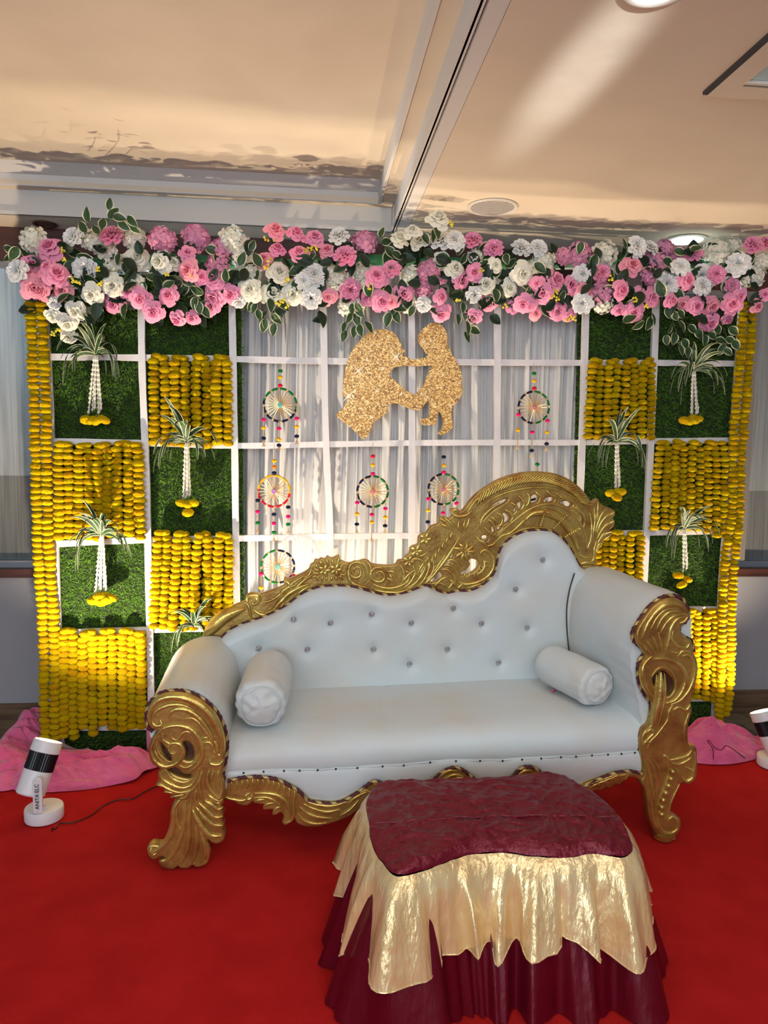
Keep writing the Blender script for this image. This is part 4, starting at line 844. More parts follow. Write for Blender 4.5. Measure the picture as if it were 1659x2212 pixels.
b = MB(); b.grid(apron, 120, 10); obj('seat_apron', b, M['leather'], sofa, angle=None)
for p in st:
    b = MB(); b.ball(p+Vector((0, -.006, 0)), .0042, 6); obj('stud', b, M['stud'], seat)
b = MB(); b.tube([Vector((x, YF+.012+.002*math.sin(i*1.3), lerp_tab(stab, x))) for i, x in enumerate([xs0+(xs1-xs0)*k/80 for k in range(81)])], .0035, 6); obj('seam', b, M['leather'], seat)
rope('piping', [Vector((p.x, YF+.001, p.z)) for p in rt], .0075, seat)

# --- arms (upholstery lofted front to back)
def arm(name, sa, sb, y0, y1, lab):
    ca = cr([(a, c, 0) for a, c in sa], 5); cb_ = cr([(a, c, 0) for a, c in sb], 5)
    def f(u, v):
        i = int(round(u*(len(ca)-1))); a, c = ca[i], cb_[i]; t = v
        p = a.lerp(c, t); pull = .010*math.exp(-(v/.06)**2); cen = Vector(((sa[0][0]+sa[-1][0])/2, .5, 0)); p = p + (cen-p).normalized()*pull
        wr = .0035*noise.noise((p.x*9, v*5, p.y*9)) + .004*math.exp(-v*7)*math.sin(i*2.1)*.6
        return (p.x+wr, y0+(y1-y0)*v, p.y+wr)
    b = MB(); b.grid(f, len(ca)-1, 26); n0 = len(ca)
    b.add([f(i/(n0-1), 1.0) for i in range(n0)], [tuple(range(n0))]); b.add([f(i/(n0-1), 0.0) for i in range(n0)], [tuple(range(n0-1, -1, -1))])
    return obj(name, b, M['leather'], sofa, angle=50, label=lab)
la = arm('arm', [(-.312, .30), (-.308, .45), (-.315, .56), (-.345, .65), (-.395, .705), (-.46, .724), (-.53, .708), (-.59, .665), (-.620, .60), (-.605, .52), (-.57, .45), (-.50, .43)],
    [(-.318, .30), (-.312, .46), (-.315, .58), (-.345, .68), (-.40, .735), (-.47, .748), (-.55, .730), (-.62, .675), (-.655, .60), (-.645, .52), (-.60, .45), (-.52, .43)], 2.802, 3.47, 'low white rolled left arm')
ra = arm('arm', [(1.386, .30), (1.39, .48), (1.372, .62), (1.346, .72), (1.330, .81), (1.342, .90), (1.375, .98), (1.425, 1.04), (1.485, 1.068), (1.55, 1.055), (1.585, 1.0), (1.60, .85), (1.60, .60), (1.60, .30)],
    [(1.32, .30), (1.30, .48), (1.270, .62), (1.262, .76), (1.262, .88), (1.275, .97), (1.305, 1.03), (1.36, 1.07), (1.42, 1.082), (1.50, 1.07), (1.56, 1.02), (1.60, .88), (1.60, .60), (1.60, .30)], 2.862, 3.47, 'tall white padded right arm')

# --- carved arm fronts with legs
lo = [(75, 560), (80, 510), (110, 460), (165, 415), (240, 398), (330, 402), (420, 428), (500, 480), (560, 540), (602, 605), (635, 690), (650, 780), (645, 870), (633, 950), (625, 1020), (640, 1070), (640, 1170), (632, 1215), (622, 1240), (636, 1300), (625, 1345), (640, 1385), (630, 1410), (647, 1450), (635, 1495), (595, 1522), (550, 1515), (515, 1490), (530, 1560), (532, 1620), (512, 1670), (470, 1692), (430, 1697), (402, 1682), (370, 1706), (310, 1702), (292, 1690), (260, 1712), (200, 1708), (160, 1684), (152, 1645), (200, 1628), (165, 1620), (112, 1640), (75, 1612), (62, 1562), (82, 1530), (122, 1524), (170, 1528), (212, 1490), (236, 1430), (238, 1340), (242, 1270), (270, 1205), (300, 1178), (235, 1182), (250, 1153), (185, 1142), (205, 1112), (128, 1085), (155, 1060), (143, 1000), (168, 965), (108, 930), (78, 860), (80, 790), (108, 720), (142, 682), (92, 662), (66, 600)]
lh = [[(165, 770), (195, 800), (230, 840), (245, 885), (232, 915), (205, 880), (180, 830)], [(335, 765), (375, 768), (402, 800), (414, 850), (402, 892), (362, 900), (332, 880), (345, 820)], [(222, 958), (290, 962), (335, 1000), (388, 1005), (385, 1032), (300, 1018), (240, 985)]]
C_ = (3.456, 300, 1380)
la2 = link('arm_front', plate_mesh('arm_front', toW(sm(F(lo, *C_)), YL), [toW(sm(F(h, *C_)), YL) for h in lh], YL-.012, .05, .008, [M['gold_shaded']]), sofa, label='openwork carved left arm front with flared foot')
KF = .00184; b = MB()
SK('''70 90,640 80,560 130,470 230,430 340,440 450,490 540,570 600,680 625,790 610,890; 34 150,630 110,590 130,540 220,495 330,495 430,545; 44 240,620 225,570 270,525 360,530 450,590 520,680 570,780; 34 330,600 400,590 470,650 530,740 560,820;
30 100,620 130,650 170,640 160,600; 44 130,720 190,665 290,645 380,670 450,740 475,830 465,900 420,960 360,1000; 40 130,740 95,810 110,890 170,945 240,945 300,910 330,850 310,790 260,775 225,800 240,850 280,850;
26 185,700 180,745 225,780 270,770; 24 225,690 250,740 290,750 330,700 380,695 430,750 440,830 410,900; 24 130,780 150,850 210,910 250,915; 22 120,830 150,890 200,930; 24 300,940 350,960 410,930 440,870;
36 165,985 175,1040 240,1085 320,1110 390,1090 430,1030 450,970; 28 200,970 250,1040 330,1070 390,1050; 30 150,1075 220,1120 300,1145 380,1130; 22 140,1088 180,1100 230,1120; 22 195,1138 250,1148 320,1150; 22 240,1180 300,1168 360,1150; 30 320,1160 390,1130 440,1070 470,980;
30 470,780 520,770 550,800 530,840; 34 540,740 580,790 580,860 540,900; 24 470,740 510,735 545,750; 34 530,890 540,930 600,935 630,900; 26 560,840 610,870 620,830 615,780;
36 530,970 510,1040 530,1120 600,1190 620,1130; 26 560,975 545,1050 580,1130; 24 595,975 590,1050 610,1110; 30 480,980 450,1080 470,1180 480,1260; 26 530,1180 590,1225 625,1190;
58 400,1260 450,1370 530,1460 620,1465; 46 430,1250 490,1330 560,1385 625,1390; 42 450,1220 520,1290 570,1330 628,1320; 38 490,1200 550,1240 590,1270 628,1255; 34 520,1160 570,1200 620,1215;
52 310,1190 265,1270 258,1370 225,1480 160,1560 100,1590; 34 100,1550 90,1580 110,1610 135,1590; 46 350,1210 340,1350 310,1480 260,1600 190,1670; 44 395,1200 375,1340 375,1480 350,1600 310,1680; 44 420,1280 430,1440 425,1580 390,1680; 44 450,1400 490,1520 495,1610 450,1675; 34 470,1470 515,1560 515,1640;
34 285,1240 280,1330 300,1410 335,1425; 28 340,1230 330,1310 345,1400; 28 240,1290 255,1350 290,1400; 30 430,1120 420,1200 465,1265; 30 380,1120 350,1180 300,1190''', 3.456, 300, 1380, YL-.012, KF, b)
obj('carving', b, M['gold'], la2, angle=60)
# block so the board reads solid from the side
ro = [(770, 560), (800, 515), (835, 465), (870, 420), (930, 380), (990, 362), (1050, 366), (1095, 400), (1120, 445), (1130, 490), (1112, 522), (1082, 542), (1068, 575), (1078, 615), (1105, 640), (1140, 655), (1152, 700), (1158, 745), (1182, 800), (1187, 870), (1172, 960), (1148, 1040), (1138, 1100), (1146, 1160), (1122, 1240), (1118, 1330), (1130, 1395), (1175, 1405), (1182, 1470), (1186, 1560), (1170, 1635), (1120, 1670), (1082, 1655), (1060, 1685), (1030, 1745), (1005, 1800), (1002, 1870), (1030, 1885), (1065, 1910), (1072, 1960), (1052, 2010), (1036, 2030), (1030, 2058), (980, 2066), (912, 2060), (898, 2030), (870, 1960), (842, 1880), (830, 1780), (815, 1700), (785, 1650), (805, 1600), (798, 1500), (783, 1400), (790, 1330), (812, 1290), (852, 1250), (868, 1180), (868, 1100), (838, 1050), (800, 980), (783, 900), (790, 830), (822, 775), (800, 725), (762, 680), (752, 620)]
rh = [[(868, 930), (895, 890), (940, 868), (985, 900), (1016, 945), (1018, 1000), (990, 1040), (950, 1050), (900, 1010)]]
D_ = (3.2527, 1140, 1180)
ra2 = link('arm_front', plate_mesh('arm_front', toW(sm(F(ro, *D_)), YF), [toW(sm(F(h, *D_)), YF) for h in rh], YF-.012, .05, .008, [M['gold_shaded']]), sofa, label='tall carved right arm front with scrolled foot')
b = MB()
SK('''60 800,650 830,560 890,470 970,410 1060,410 1100,450; 30 860,590 900,510 960,450 1040,430; 28 900,590 940,510 1000,460 1080,460; 26 930,610 970,540 1030,490 1090,480; 40 965,740 990,650 1005,570 1050,510 1110,495; 30 1020,590 1010,650 1050,700 1110,715 1130,680 1100,665;
30 1080,470 1120,490 1100,525 1065,540; 26 890,760 860,700 825,660; 26 920,755 895,680 870,620; 26 945,750 930,670 915,600; 24 1010,740 1040,750 1090,745; 26 810,690 850,740 890,765;
44 870,770 815,830 805,910 830,1000 880,1060; 46 880,790 970,790 1060,830 1105,910 1090,1000 1030,1080 960,1100; 42 1080,770 1130,765 1165,830 1165,920 1130,1010 1070,1080 1000,1110; 30 1050,780 1080,740 1130,745 1150,790; 20 870,920 900,870 950,850 1005,880 1035,940 1030,1010 990,1060;
66 930,880 930,980 920,1080 895,1180 875,1270; 24 960,890 965,1000 955,1100 930,1200 910,1270; 24 905,900 900,1000 890,1100 870,1190;
22 1020,1110 990,1160 980,1220 940,1280 900,1330 860,1370 835,1430; 26 1130,1170 1105,1250 1095,1340 1105,1400; 30 1140,1110 1110,1150 1060,1130 1020,1150; 34 830,1310 860,1285 880,1310 855,1340 825,1370; 26 810,1400 830,1370 870,1400; 
26 950,1480 965,1470 985,1500 975,1530; 26 985,1510 985,1600 955,1700 915,1790 890,1870; 34 820,1500 850,1590 870,1690 885,1790; 26 850,1500 890,1580 905,1680 900,1760; 24 880,1500 920,1560 935,1640;
30 860,1720 870,1840 890,1940 930,2005 990,2015; 30 1000,1970 985,1930 1010,1900 1045,1920 1055,1970 1020,2010 960,2010 920,1960 905,1880; 22 1065,1670 1030,1740 1000,1810 985,1880 960,1920;
30 1000,1500 1060,1490 1120,1470 1150,1430; 28 1010,1520 1060,1530 1110,1510 1150,1480; 34 1110,1550 1155,1580 1150,1630 1110,1650 1085,1620; 26 1170,1440 1175,1520 1165,1600; 24 1030,1550 1060,1600 1050,1660''', 3.2527, 1140, 1180, YF-.012, KF, b)
for (x, y_) in [(1015, 1580), (1003, 1630), (985, 1680), (965, 1730), (948, 1780), (938, 1830), (938, 1880)]:
    q = P(1140+x/3.2527, 1180+y_/3.2527, YF-.012); b.ball(q+Vector((0, -.004, 0)), .0125, 7)
b.lathe([(.036, 0), (.042, .006), (.040, .02), (.045, .026)], (P(1438, 1812, YF-.012).x, YF+.014, .0145), 20)
obj('carving', b, M['gold'], ra2, angle=60)
rope('piping', [P(300+a/3.456, 1380+c/3.456, YL+.016) for a, c in [(638, 1055), (628, 1000), (642, 930), (655, 850), (658, 770), (645, 685), (612, 595), (570, 530), (505, 468), (430, 420), (350, 392), (260, 385), (170, 402), (105, 448), (65, 515), (56, 590), (72, 660), (105, 690)]], .0078, la)
rope('piping', [P(1140+a/3.2527, 1180+c/3.2527, YF+.016) for a, c in [(805, 1600), (798, 1500), (778, 1410), (788, 1320), (850, 1245), (865, 1180), (862, 1105), (825, 1050), (785, 970), (772, 880), (785, 795), (822, 748), (780, 700), (738, 655), (735, 600), (765, 545), (808, 480), (858, 420), (925, 366), (1000, 345), (1065, 358), (1108, 400), (1130, 470), (1108, 528), (1068, 560), (1066, 612), (1108, 642), (1150, 668), (1165, 740)]], .0078, ra)
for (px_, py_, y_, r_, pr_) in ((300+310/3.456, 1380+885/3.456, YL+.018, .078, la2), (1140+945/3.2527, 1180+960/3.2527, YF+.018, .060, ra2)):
    b = MB(); b.lathe([(.0005, .004), (r_*.7, .004), (r_, .002), (r_, 0), (.0005, 0)], P(px_, py_, y_), 24, (0, -1, 0)); obj('recess_shade_disc', b, M['brown_wood'], pr_, smooth=False, label='dark disc standing in for the shade behind the openwork')  # solid dark discs imitate the shade inside the arm openings
# --- carved front rail
rl = [(640, 1065), (720, 1040), (820, 1025), (920, 1025), (1020, 1040), (1100, 1075), (1180, 1120), (1230, 1170), (1270, 1205), (1340, 1215), (1440, 1223), (1520, 1205), (1610, 1155), (1660, 1130), (1700, 1120), (1760, 1150), (1800, 1190), (1750, 1260), (1660, 1260), (1620, 1290), (1560, 1330), (1440, 1375), (1340, 1402), (1250, 1402), (1180, 1375), (1158, 1330), (1130, 1370), (1095, 1392), (1068, 1370), (1082, 1335), (1062, 1295), (1030, 1312), (995, 1312), (1008, 1275), (960, 1275), (928, 1272), (940, 1240), (880, 1230), (858, 1228), (850, 1212), (810, 1245), (740, 1236), (690, 1200), (640, 1195)]
rr = link('front_rail', plate_mesh('front_rail', toW(sm(F(rl, *C_)), YF), [], YF-.004, .045, .007, [M['gold_shaded']]), sofa)
b = MB()
SK('''30 640,1180 700,1195 770,1205 830,1180; 30 830,1150 800,1165 810,1195 840,1185 845,1155; 34 860,1150 950,1150 1040,1170 1100,1220 1130,1290 1120,1350; 28 860,1185 930,1180 1000,1200 1060,1250 1090,1320; 24 865,1215 900,1200 950,1200; 24 930,1260 960,1230 1020,1225; 24 1000,1300 1030,1260 1070,1255; 30 1150,1200 1160,1280 1140,1350 1095,1375;
34 1200,1250 1260,1300 1340,1330 1440,1335; 34 1180,1290 1230,1350 1310,1380 1400,1370; 30 1230,1230 1300,1265 1400,1290 1500,1270; 28 1260,1215 1340,1240 1450,1245 1560,1210; 30 1500,1320 1580,1270 1640,1200; 30 1560,1230 1620,1180 1700,1140''', 3.456, 300, 1380, YF-.004, KF, b)
for i in range(13):
    t_ = i/12; a = 690+t_*470; z = lerp_tab([(690, 1060), (820, 1042), (920, 1040), (1020, 1058), (1100, 1095), (1170, 1135)], a)
    stroke(b, XZ([(a, z), (a+6, z+40), (a-4, z+78)], YF-.004, *C_), YF-.004, .013, .007)
obj('carving', b, M['gold'], rr, angle=60)
def lobe(pl, sk, lab=None):
    r_ = link('front_rail', plate_mesh('front_rail', toW(sm(F(pl, 1.765, 480, 1580)), YF), [], YF-.002, .04, .006, [M['gold_shaded']]), sofa); b = MB(); SK(sk, 1.765, 480, 1580, YF-.002, KF, b); obj('carving', b, M['gold'], r_, angle=60)
lobe([(560, 195), (620, 205), (700, 215), (770, 207), (812, 178), (850, 147), (888, 136), (925, 152), (962, 180), (1010, 195), (1060, 193), (1105, 175), (1132, 145), (1162, 133), (1195, 142), (1224, 168), (1270, 198), (1320, 213), (1380, 208), (1400, 250), (1300, 280), (1100, 270), (900, 270), (700, 280), (560, 260)],
     '14 820,180 860,150 900,150; 14 840,185 880,165 920,170; 12 860,195 900,178 940,185; 14 1115,180 1150,150 1180,150; 12 1150,185 1185,165 1205,160; 12 1130,195 1160,175 1170,165; 20 600,240 700,250 800,230; 20 1000,240 1100,230 1200,250')
lobe([(1375, 207), (1430, 182), (1490, 160), (1530, 153), (1560, 153), (1600, 163), (1606, 200), (1580, 178), (1550, 175), (1530, 190), (1515, 205), (1500, 203), (1480, 218), (1462, 215), (1445, 226), (1420, 225), (1400, 250)],
     '12 1400,215 1430,200 1440,215; 12 1425,200 1460,190 1465,208; 12 1450,190 1490,178 1498,198; 12 1480,178 1515,168 1520,190; 12 1510,168 1545,165 1535,185; 10 1390,208 1450,182 1530,160 1600,168')
# rear legs and sofa underside (unseen but they carry it)
b = MB(); b.box((.53, 3.16, .33), (1.86, .62, .08)); obj('underframe', b, M['gold'], sofa, smooth=False)
for x in (-.52, 1.50):
    b = MB(); b.lathe([(.028, .014), (.032, .05), (.024, .12), (.038, .22), (.04, .30)], (x, 3.42, 0), 14); obj('leg', b, M['gold'], sofa)
b = MB(); b.tube([(-.52, YK-.01, .30), (-.50, YK-.01, .70)], .03, 8); b.tube([(1.50, YK-.01, .30), (1.43, YK-.01, 1.05)], .03, 8); obj('back_post', b, M['gold'], sofa)

# ------------------------------------------------------------------ bolsters
def bolster(p0, p1, r, label, seed):
    p0, p1 = Vector(p0), Vector(p1); ax = (p1-p0); L = ax.length; ax.normalize(); sx = ax.cross(Vector((0, 0, 1))).normalized(); up = sx.cross(ax)
    root = thing('bolster', label, 'cushion', tuple((p0+p1)/2-Vector((0, 0, r)))); ns = 48
    pr = [(.0, .55), (.02, .86), (.05, .97), (.10, 1.0), (.2, 1.01), (.4, 1.02), (.6, 1.02), (.8, 1.01), (.92, .98), (.98, .88), (1.0, .55)]
    pc_ = cr([(a, c, 0) for a, c in pr], 4)
    def f(u, v):
        a = 2*PI*u; q = pc_[int(round(v*(len(pc_)-1)))]; g = math.exp(-(q.x/.15)**2)*(q.x > .001)
        rr = r*q.y*(1+.040*g*math.sin(a*10+seed+3*math.sin(a*2))+.02*math.sin(q.x*34+3*math.sin(a))*noise.noise((a, q.x*3, seed))+.035*noise.noise((math.cos(a)*2, math.sin(a)*2, q.x*5+seed)))
        sq = 1-.06*max(0, -math.sin(a)); return p0+ax*(q.x*L)+(sx*math.cos(a)+up*math.sin(a)*sq)*rr
    b = MB(); b.grid(f, ns, len(pc_)-1, wrapu=True); obj('cover', b, M['leather'], root, angle=None)
    b = MB()
    def g_(u, v):
        a = 2*PI*u; rr = r*.80*v*(1+.03*math.sin(a*5+seed)); d = -.030*(1-v*v)-.012 + .009*noise.noise((math.cos(a)*v*3, math.sin(a)*v*3, seed))+.0016*v*math.sin(a*8+2*math.sin(a*3)) + .03*(v > .99)
        return p0+ax*(d+.012)+(sx*math.cos(a)+up*math.sin(a))*rr
    b.grid(g_, ns, 10, wrapu=True); obj('end_cap', b, M['leather'], root, angle=None)
    b = MB(); b.tube([p0+ax*.002+(sx*math.cos(2*PI*i/40)+up*math.sin(2*PI*i/40))*r*.80*(1+.02*math.sin(i)) for i in range(41)], .002, 5, caps=False); obj('seam', b, M['leather'], root)
bolster((-.190, 2.915, .600), (-.175, 3.33, .624), .106, 'white bolster standing end-on against the low left arm', 1)
bolster((1.252, 2.975, .632), (1.135, 3.30, .645), .093, 'white bolster lying slanted against the tall right arm', 2)
q = P(1197, 1500, 3.18); b = MB()
b.grid(lambda u, v: (1.118+.022*(u-.5)*(1-.3*v), 3.165+.018*(v-.5), .5555+.004*math.sin(u*3)+.002*v), 4, 4); b.grid(lambda u, v: (1.118+.022*(u-.5), 3.165+.018*(v-.5), .5535), 4, 4)
tag(obj('petal', b, M['petal']), 'tiny pink petal lying on the seat beside the right bolster', 'petal')

# ------------------------------------------------------------------ draped table
tbl = thing('draped_table', 'low table draped in maroon satin with a gold ruffle in front of the sofa', 'table', (.6, 2.2, 0))
ZTB = .47
bound = [(400, 112), (450, 92), (520, 84), (620, 84), (720, 82), (820, 78), (900, 74), (1000, 68), (1100, 61), (1170, 72), (1215, 95), (1262, 122), (1300, 146), (1335, 175), (1365, 205), (1395, 245), (1415, 280), (1432, 318), (1445, 360), (1440, 378), (1425, 392), (1400, 398), (1360, 395), (1280, 385), (1200, 398), (1140, 402), (1060, 396), (1000, 390), (940, 382), (880, 381), (820, 385), (760, 394), (710, 410), (660, 430), (610, 450), (560, 464), (520, 473), (485, 474), (455, 458), (430, 425), (405, 395), (385, 350), (374, 310), (372, 265), (362, 215), (360, 180), (375, 140)]
bp = []
for (a, c) in bound:
    front = max(0, min(1, (c-250)/150)); bp.append(PZ(600+a/1.885, 1640+c/1.885, ZTB-.004-.026*front))
bp = cr(bp, 4, True); NB = len(bp); cen = sum(bp, Vector())/NB
nrm = []
for i in range(NB):
    tn = (bp[(i+3) % NB]-bp[(i-3) % NB]); n_ = Vector((tn.y, -tn.x, 0)).normalized()
    if n_.dot(bp[i]-cen) < 0: n_ = -n_
    nrm.append(n_)
for _ in range(6): nrm = [(nrm[i-2]+nrm[i-1]+nrm[i]+nrm[(i+1) % NB]+nrm[(i+2) % NB]).normalized() for i in range(NB)]
b = MB()
def topf(u, v):
    i = int(round(u*NB)) % NB; p = cen.lerp(bp[i], v); e = v**6
    z = ZTB*(1-e)+bp[i].z*e if v < 1 else bp[i].z
    w1_ = noise.noise_vector((p.x*6, p.y*6, 1))*.10; cr_ = .009*(1-abs(noise.noise((p.x*11+w1_.x*9, p.y*11+w1_.y*9, 0))))**5+.006*(1-abs(noise.noise((p.x*24+w1_.x*12, p.y*24, 4))))**5
    return (p.x, p.y, z+cr_*(1 if v < .99 else .3))
b.grid(topf, NB, 90, wrapu=True); top = obj('top_cover', b, M['satin_top'], tbl, angle=None)
b = MB(); l0, l1 = PZ(600+372/1.885, 1640+265/1.885, ZTB+.006), PZ(600+1400/1.885, 1640+235/1.885, ZTB+.006)
mid = [l0.lerp(l1, t_)+Vector((0, .028*math.sin(PI*t_), .002*math.sin(t_*40))) for t_ in [i/40 for i in range(1, 40)]]
b.tube(mid, .0022, 5); obj('seam', b, M['satin_top'], top)
R = random.Random(11)
arc_ = [0]
for i in range(1, NB+1): arc_.append(arc_[-1]+(bp[i % NB]-bp[i-1]).length)
per = arc_[-1]
def fold(s, k, seed):     # irregular gathers around the whole perimeter
    t_ = 2*PI*s/per; return math.sin(k*t_+1.7*math.sin(3*t_+seed)+1.1*math.sin(7*t_+seed*2))
def ruffle(u, v):
    i = int(round(u*NB)) % NB; s = arc_[i]; p = bp[i]; n_ = nrm[i]
    out = .012*math.sin(min(1, v*4)*PI/2) + .085*v**.8*(1+.25*n_.x*(1 if n_.x < 0 else .2)) ; f1 = fold(s, 17, 1.0); f2 = fold(s, 46, 2.2)
    out += (.033*v**.7*f1 + .010*min(1, v*6)*f2)*min(1, .15+v*1.6)
    drop = .235+.022*fold(s, 5, .6)+.012*f1+(.03 if p.x < .35 and p.y < 2.15 else 0)
    tan_ = Vector((-n_.y, n_.x, 0)); sh = .014*v*math.cos(s*60)
    z = p.z-.001-drop*v; q = p+n_*out+tan_*sh
    return (q.x, q.y, z+.003*noise.noise((q.x*30, q.y*30, z*12)))
b = MB(); b.grid(ruffle, NB, 26, wrapu=True); gr = obj('gold_ruffle', b, M['satin_gold'], tbl, angle=None)
hem = [Vector(ruffle(i/NB, 1.0)) for i in range(NB)]; b = MB(); b.tube(hem+[hem[0]], .0022, 5, caps=False); obj('hem', b, M['satin_gold'], gr)
def skirt(u, v):
    i = int(round(u*NB)) % NB; s = arc_[i]; p = bp[i]; n_ = nrm[i]; v0 = v
    out = -.004+.125*v**.85 + .032*v*fold(s, 15, 2.0)+.010*v*fold(s, 41, .3)
    z = (p.z-.03)*(1-v)+.016*v; q = p+n_*out
    return (q.x, q.y, z)
b = MB(); b.grid(skirt, NB, 26, wrapu=True); obj('maroon_skirt', b, M['satin_maroon'], tbl, angle=None)

# ------------------------------------------------------------------ pink net cloth heaps
def heap(label, cx, cy, sx, sy, h, rz, seed, tail=None, lobes=()):
    def f(u, v):
        a = 2*PI*u; rr = v; x = math.cos(a)*rr; y = math.sin(a)*rr
        ex = 1+.18*noise.noise((math.cos(a)*1.5, math.sin(a)*1.5, seed)); X = x*sx*ex; Y = y*sy*ex
        H = h*max(0, 1-rr**2.2)**.6
        n1 = 1-abs(noise.noise((X*3.5+seed, Y*13, seed)))*2; n2 = 1-abs(noise.noise((X*11+Y*6, Y*34+X*10, seed+3)))*2
        n1 = n1+.35*math.sin(Y*75+6*noise.noise((X*3, Y*3, seed))+X*7); z = H*(.58+.34*n1+.20*n2)
        for (lx, ly, lr, lh) in lobes: z += lh*math.exp(-((X-lx)**2+(Y-ly)**2)/(lr*lr))
        c, s = math.cos(rz), math.sin(rz); return (cx+X*c-Y*s, cy+X*s+Y*c, max(.014, .014+z))
    b = MB(); b.grid(f, 150, 60, wrapu=True)
    return b
b = heap('', -1.12, 3.62, .36, .17, .10, .10, 2, lobes=[(.24, 0, .09, .05), (-.2, .05, .1, .03)])
c2 = heap('', -1.50, 3.66, .20, .20, .09, .5, 5, lobes=[(0, .05, .08, .05)]); b.add(c2.v, c2.f)
c2 = heap('', -1.52, 3.98, .13, .28, .12, -.15, 9, lobes=[(0, .15, .1, .07)]); b.add(c2.v, c2.f)
tag(obj('pink_cloth', b, M['pink_net'], angle=None), 'crumpled pink net cloth on the floor behind the left floor light', 'cloth')
b = heap('', 2.20, 3.67, .30, .13, .15, .06, 12, lobes=[(0, .04, .10, .05)]); c2 = heap('', 2.52, 3.68, .24, .08, .07, .05, 15); b.add(c2.v, c2.f)
tag(obj('pink_cloth', b, M['pink_net'], angle=None), 'crumpled pink net cloth at the right frame foot behind the sofa leg', 'cloth')
b = MB(); b.tube([P(322, 1545, 3.79), P(322, 1580, 3.79), P(323, 1632, 3.79)], .014, 8); tag(obj('pink_wrap', b, M['pink_wrap']), 'pink cloth strip wrapped upright at the frame foot left of the sofa', 'cloth')

# ------------------------------------------------------------------ floor lights
def floorlight(cx, cy, head_b, head_t, rb, rt_, label, power, text=True, az=0, seen=True):
    root = thing('floor_spotlight', label, 'spotlight', (cx, cy, .013)); z0 = .013
    b = MB(); b.lathe([(.070, 0), (.078, .004), (.080, .010), (.080, .048), (.077, .055), (.068, .058), (.001, .059)], (cx, cy, z0), 40); obj('base', b, M['white_metal'], root, angle=35)
    hb, ht = Vector(head_b), Vector(head_t); ax = (ht-hb).normalized(); L = (ht-hb).length; md = hb.lerp(ht, .36)
    b = MB(); b.lathe([(rb*.55, -.006), (rb*.9, -.004), (rb, .002), (rb+(rt_-rb)*.45, L*.45)], hb, 36, ax); hd = obj('head', b, M['white_metal'], root, angle=35)
    b = MB(); n = 72; pr = []; r0, r1 = rb+(rt_-rb)*.45, rb+(rt_-rb)*.80
    q = Vector((0, 0, 1)).rotation_difference(ax); vs = []
    for k, (tt, r_) in enumerate(((L*.45, r0), (L*.79, r1))):
        for j in range(n): rr = r_*(1.0 if j % 2 else .965); a = 2*PI*j/n; vs.append(hb+q @ Vector((rr*math.cos(a), rr*math.sin(a), tt)))
    b.add(vs, [(j, (j+1) % n, n+(j+1) % n, n+j) for j in range(n)]); obj('ribbed_band', b, M['black_metal'], hd, smooth=False, label='black ribbed heat sink band')
    b = MB(); b.lathe([(r1, L*.79), (r1*1.03, L*.80), (rt_, L), (rt_*.93, L+.002), (rt_*.90, L-.012)], hb, 36, ax); obj('bezel', b, M['white_metal'], hd, angle=35)
    b = MB(); b.lathe([(.001, L-.006), (rt_*.6, L-.007), (rt_*.91, L-.011)], hb, 30, ax); obj('lens', b, M['lamp_lens'], hd, label='glowing warm white lens')
    # bracket arm at the camera side
    ap = Vector((cx+.004, cy-.028, z0+.056)); b = MB(); b.lathe([(.024, 0), (.024, .010), (.018, .018), (.018, .026)], ap, 20); obj('swivel', b, M['white_metal'], root, angle=35)
    yb = min(ap.y, md.y-rb-.014)-.004; X0 = ap.x+.006; b = MB(); prf = []
    w2 = .019; zt = md.z+.012
    outl = [(X0-w2, z0+.075), (X0+w2, z0+.075)]+[(X0+w2*math.cos(a), zt-.01+w2*math.sin(a)) for a in [PI*i/10 for i in range(11)]]
    ar = link('bracket', plate_mesh('bracket', outl, [], yb, .012, .002, [M['white_metal']]), root)
    b = MB(); b.tube([(X0, yb+.004, zt-.012), (X0, md.y-rb*.8, zt-.012)], .009, 10); obj('pivot', b, M['white_metal'], root)
    b = MB(); b.tube([(ap.x, ap.y, z0+.07), (ap.x, yb+.006, z0+.08), (ap.x+.004, yb+.006, z0+.09)], .010, 8); obj('neck', b, M['white_metal'], root)
    if text:
        cu = bpy.data.curves.new('lettering', 'FONT'); cu.body = 'ANITA·ELC'; cu.size = .0235; cu.extrude = .0004; cu.align_x = 'CENTER'; cu.align_y = 'CENTER'
        o = bpy.data.objects.new('tmp', cu); COL.objects.link(o); dg = bpy.context.evaluated_depsgraph_get(); me = bpy.data.meshes.new_from_object(o.evaluated_get(dg)); bpy.data.objects.remove(o)
        me.materials.clear(); me.materials.append(M['ink'])
        T = Matrix.Translation(Vector((X0+.001, yb-.0072, (z0+.075+zt)/2+.002))) @ Matrix.Rotation(PI/2, 4, 'X') @ Matrix.Rotation(PI/2, 4, 'Z') @ Matrix.Scale(.96, 4, (1, 0, 0))
        me.transform(T); link('lettering', me, ar, label='hand-lettered black writing ANITA-ELC')
    l = spot('lamp_beam', tuple(ht+ax*.004), tuple(ht+ax), power, WARM, 134, .9, .022); l.parent = root; l.location = Vector(ht+ax*.004)-Vector(root.location)
    return root
floorlight(-1.142, 3.2, (-1.180, 3.150, .150), (-1.126, 3.225, .352), .060, .0605, 'white and black spotlight on the red carpet at far left', 175)
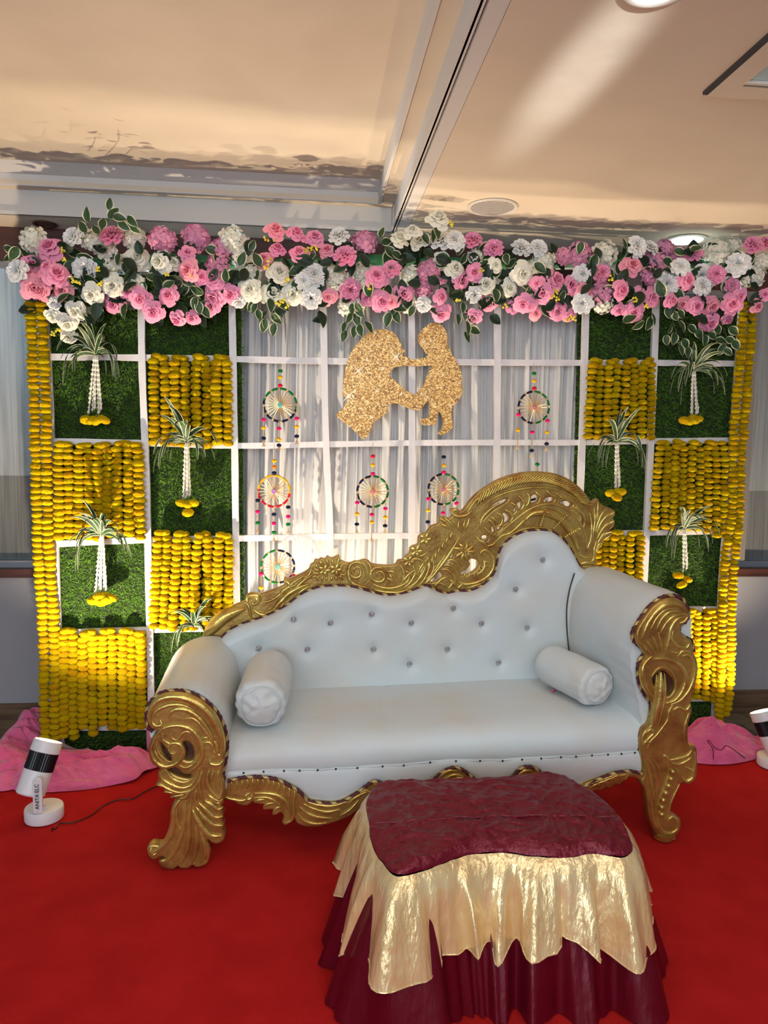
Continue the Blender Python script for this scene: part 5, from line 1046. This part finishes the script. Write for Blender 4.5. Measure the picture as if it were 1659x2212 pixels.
floorlight(2.445, 3.5, (2.435, 3.455, .100), (2.385, 3.53, .300), .052, .064, 'white and black spotlight cut by the right edge of the photo', 85, text=False)
floorlight(.10, 3.68, (.10, 3.67, .130), (.09, 3.69, .33), .055, .060, 'white and black spotlight hidden behind the sofa back, left one', 75, text=False)
floorlight(1.05, 3.68, (1.05, 3.67, .130), (1.06, 3.70, .33), .055, .060, 'white and black spotlight hidden behind the sofa back, right one', 75, text=False)
# cables
def cable(pts, label, r=.0028):
    b = MB(); b.tube(cr(pts, 7), r, 6); tag(obj('cable', b, M['cable']), label, 'cable')
cable([PZ(a, c, .018) for a, c in [(128, 1778), (160, 1776), (195, 1762), (225, 1740), (255, 1728), (285, 1726), (310, 1712), (345, 1698), (420, 1690), (480, 1680)]], 'thin dark cable running from the left spotlight towards the sofa')
kn = PZ(112, 1790, .03); cable([kn+Vector((0, 0, -.012)), kn+Vector((.004, -.004, .006)), kn+Vector((.012, -.002, -.002)), kn+Vector((.02, .004, .004)), PZ(128, 1778, .018)], 'short knotted cable end at the left spotlight base')
cable([PZ(a, c, .020) for a, c in [(1500, 1634), (1530, 1632), (1562, 1636), (1580, 1624), (1600, 1618), (1625, 1620), (1659, 1622), (1720, 1622)]], 'thin dark cable in front of the right pink cloth')
cable([P(a, c, 3.53-.02*k) for k, (a, c) in enumerate([(1541, 1640), (1540, 1618), (1529, 1602), (1533, 1601), (1545, 1616), (1558, 1620), (1568, 1611), (1580, 1616), (1600, 1622)])][:8]+[PZ(1612, 1640, .018)], 'looped dark wire lying before the right pink cloth', .002)
# ribbon end on the dark grass at lower left
rb_ = cr([P(135, 1610, 3.80), P(150, 1617, 3.79), P(170, 1624, 3.80), P(192, 1620, 3.79)], 5); b = MB(); vs = []
for i, p in enumerate(rb_): vs += [p+Vector((0, 0, .014)), p+Vector((0, .003, -.012))]
b.add(vs, [(2*i, 2*i+1, 2*i+3, 2*i+2) for i in range(len(rb_)-1)]); tag(obj('ribbon', b, M['ribbon'], angle=None), 'silver ribbon end curling before the lowest left grass', 'ribbon')
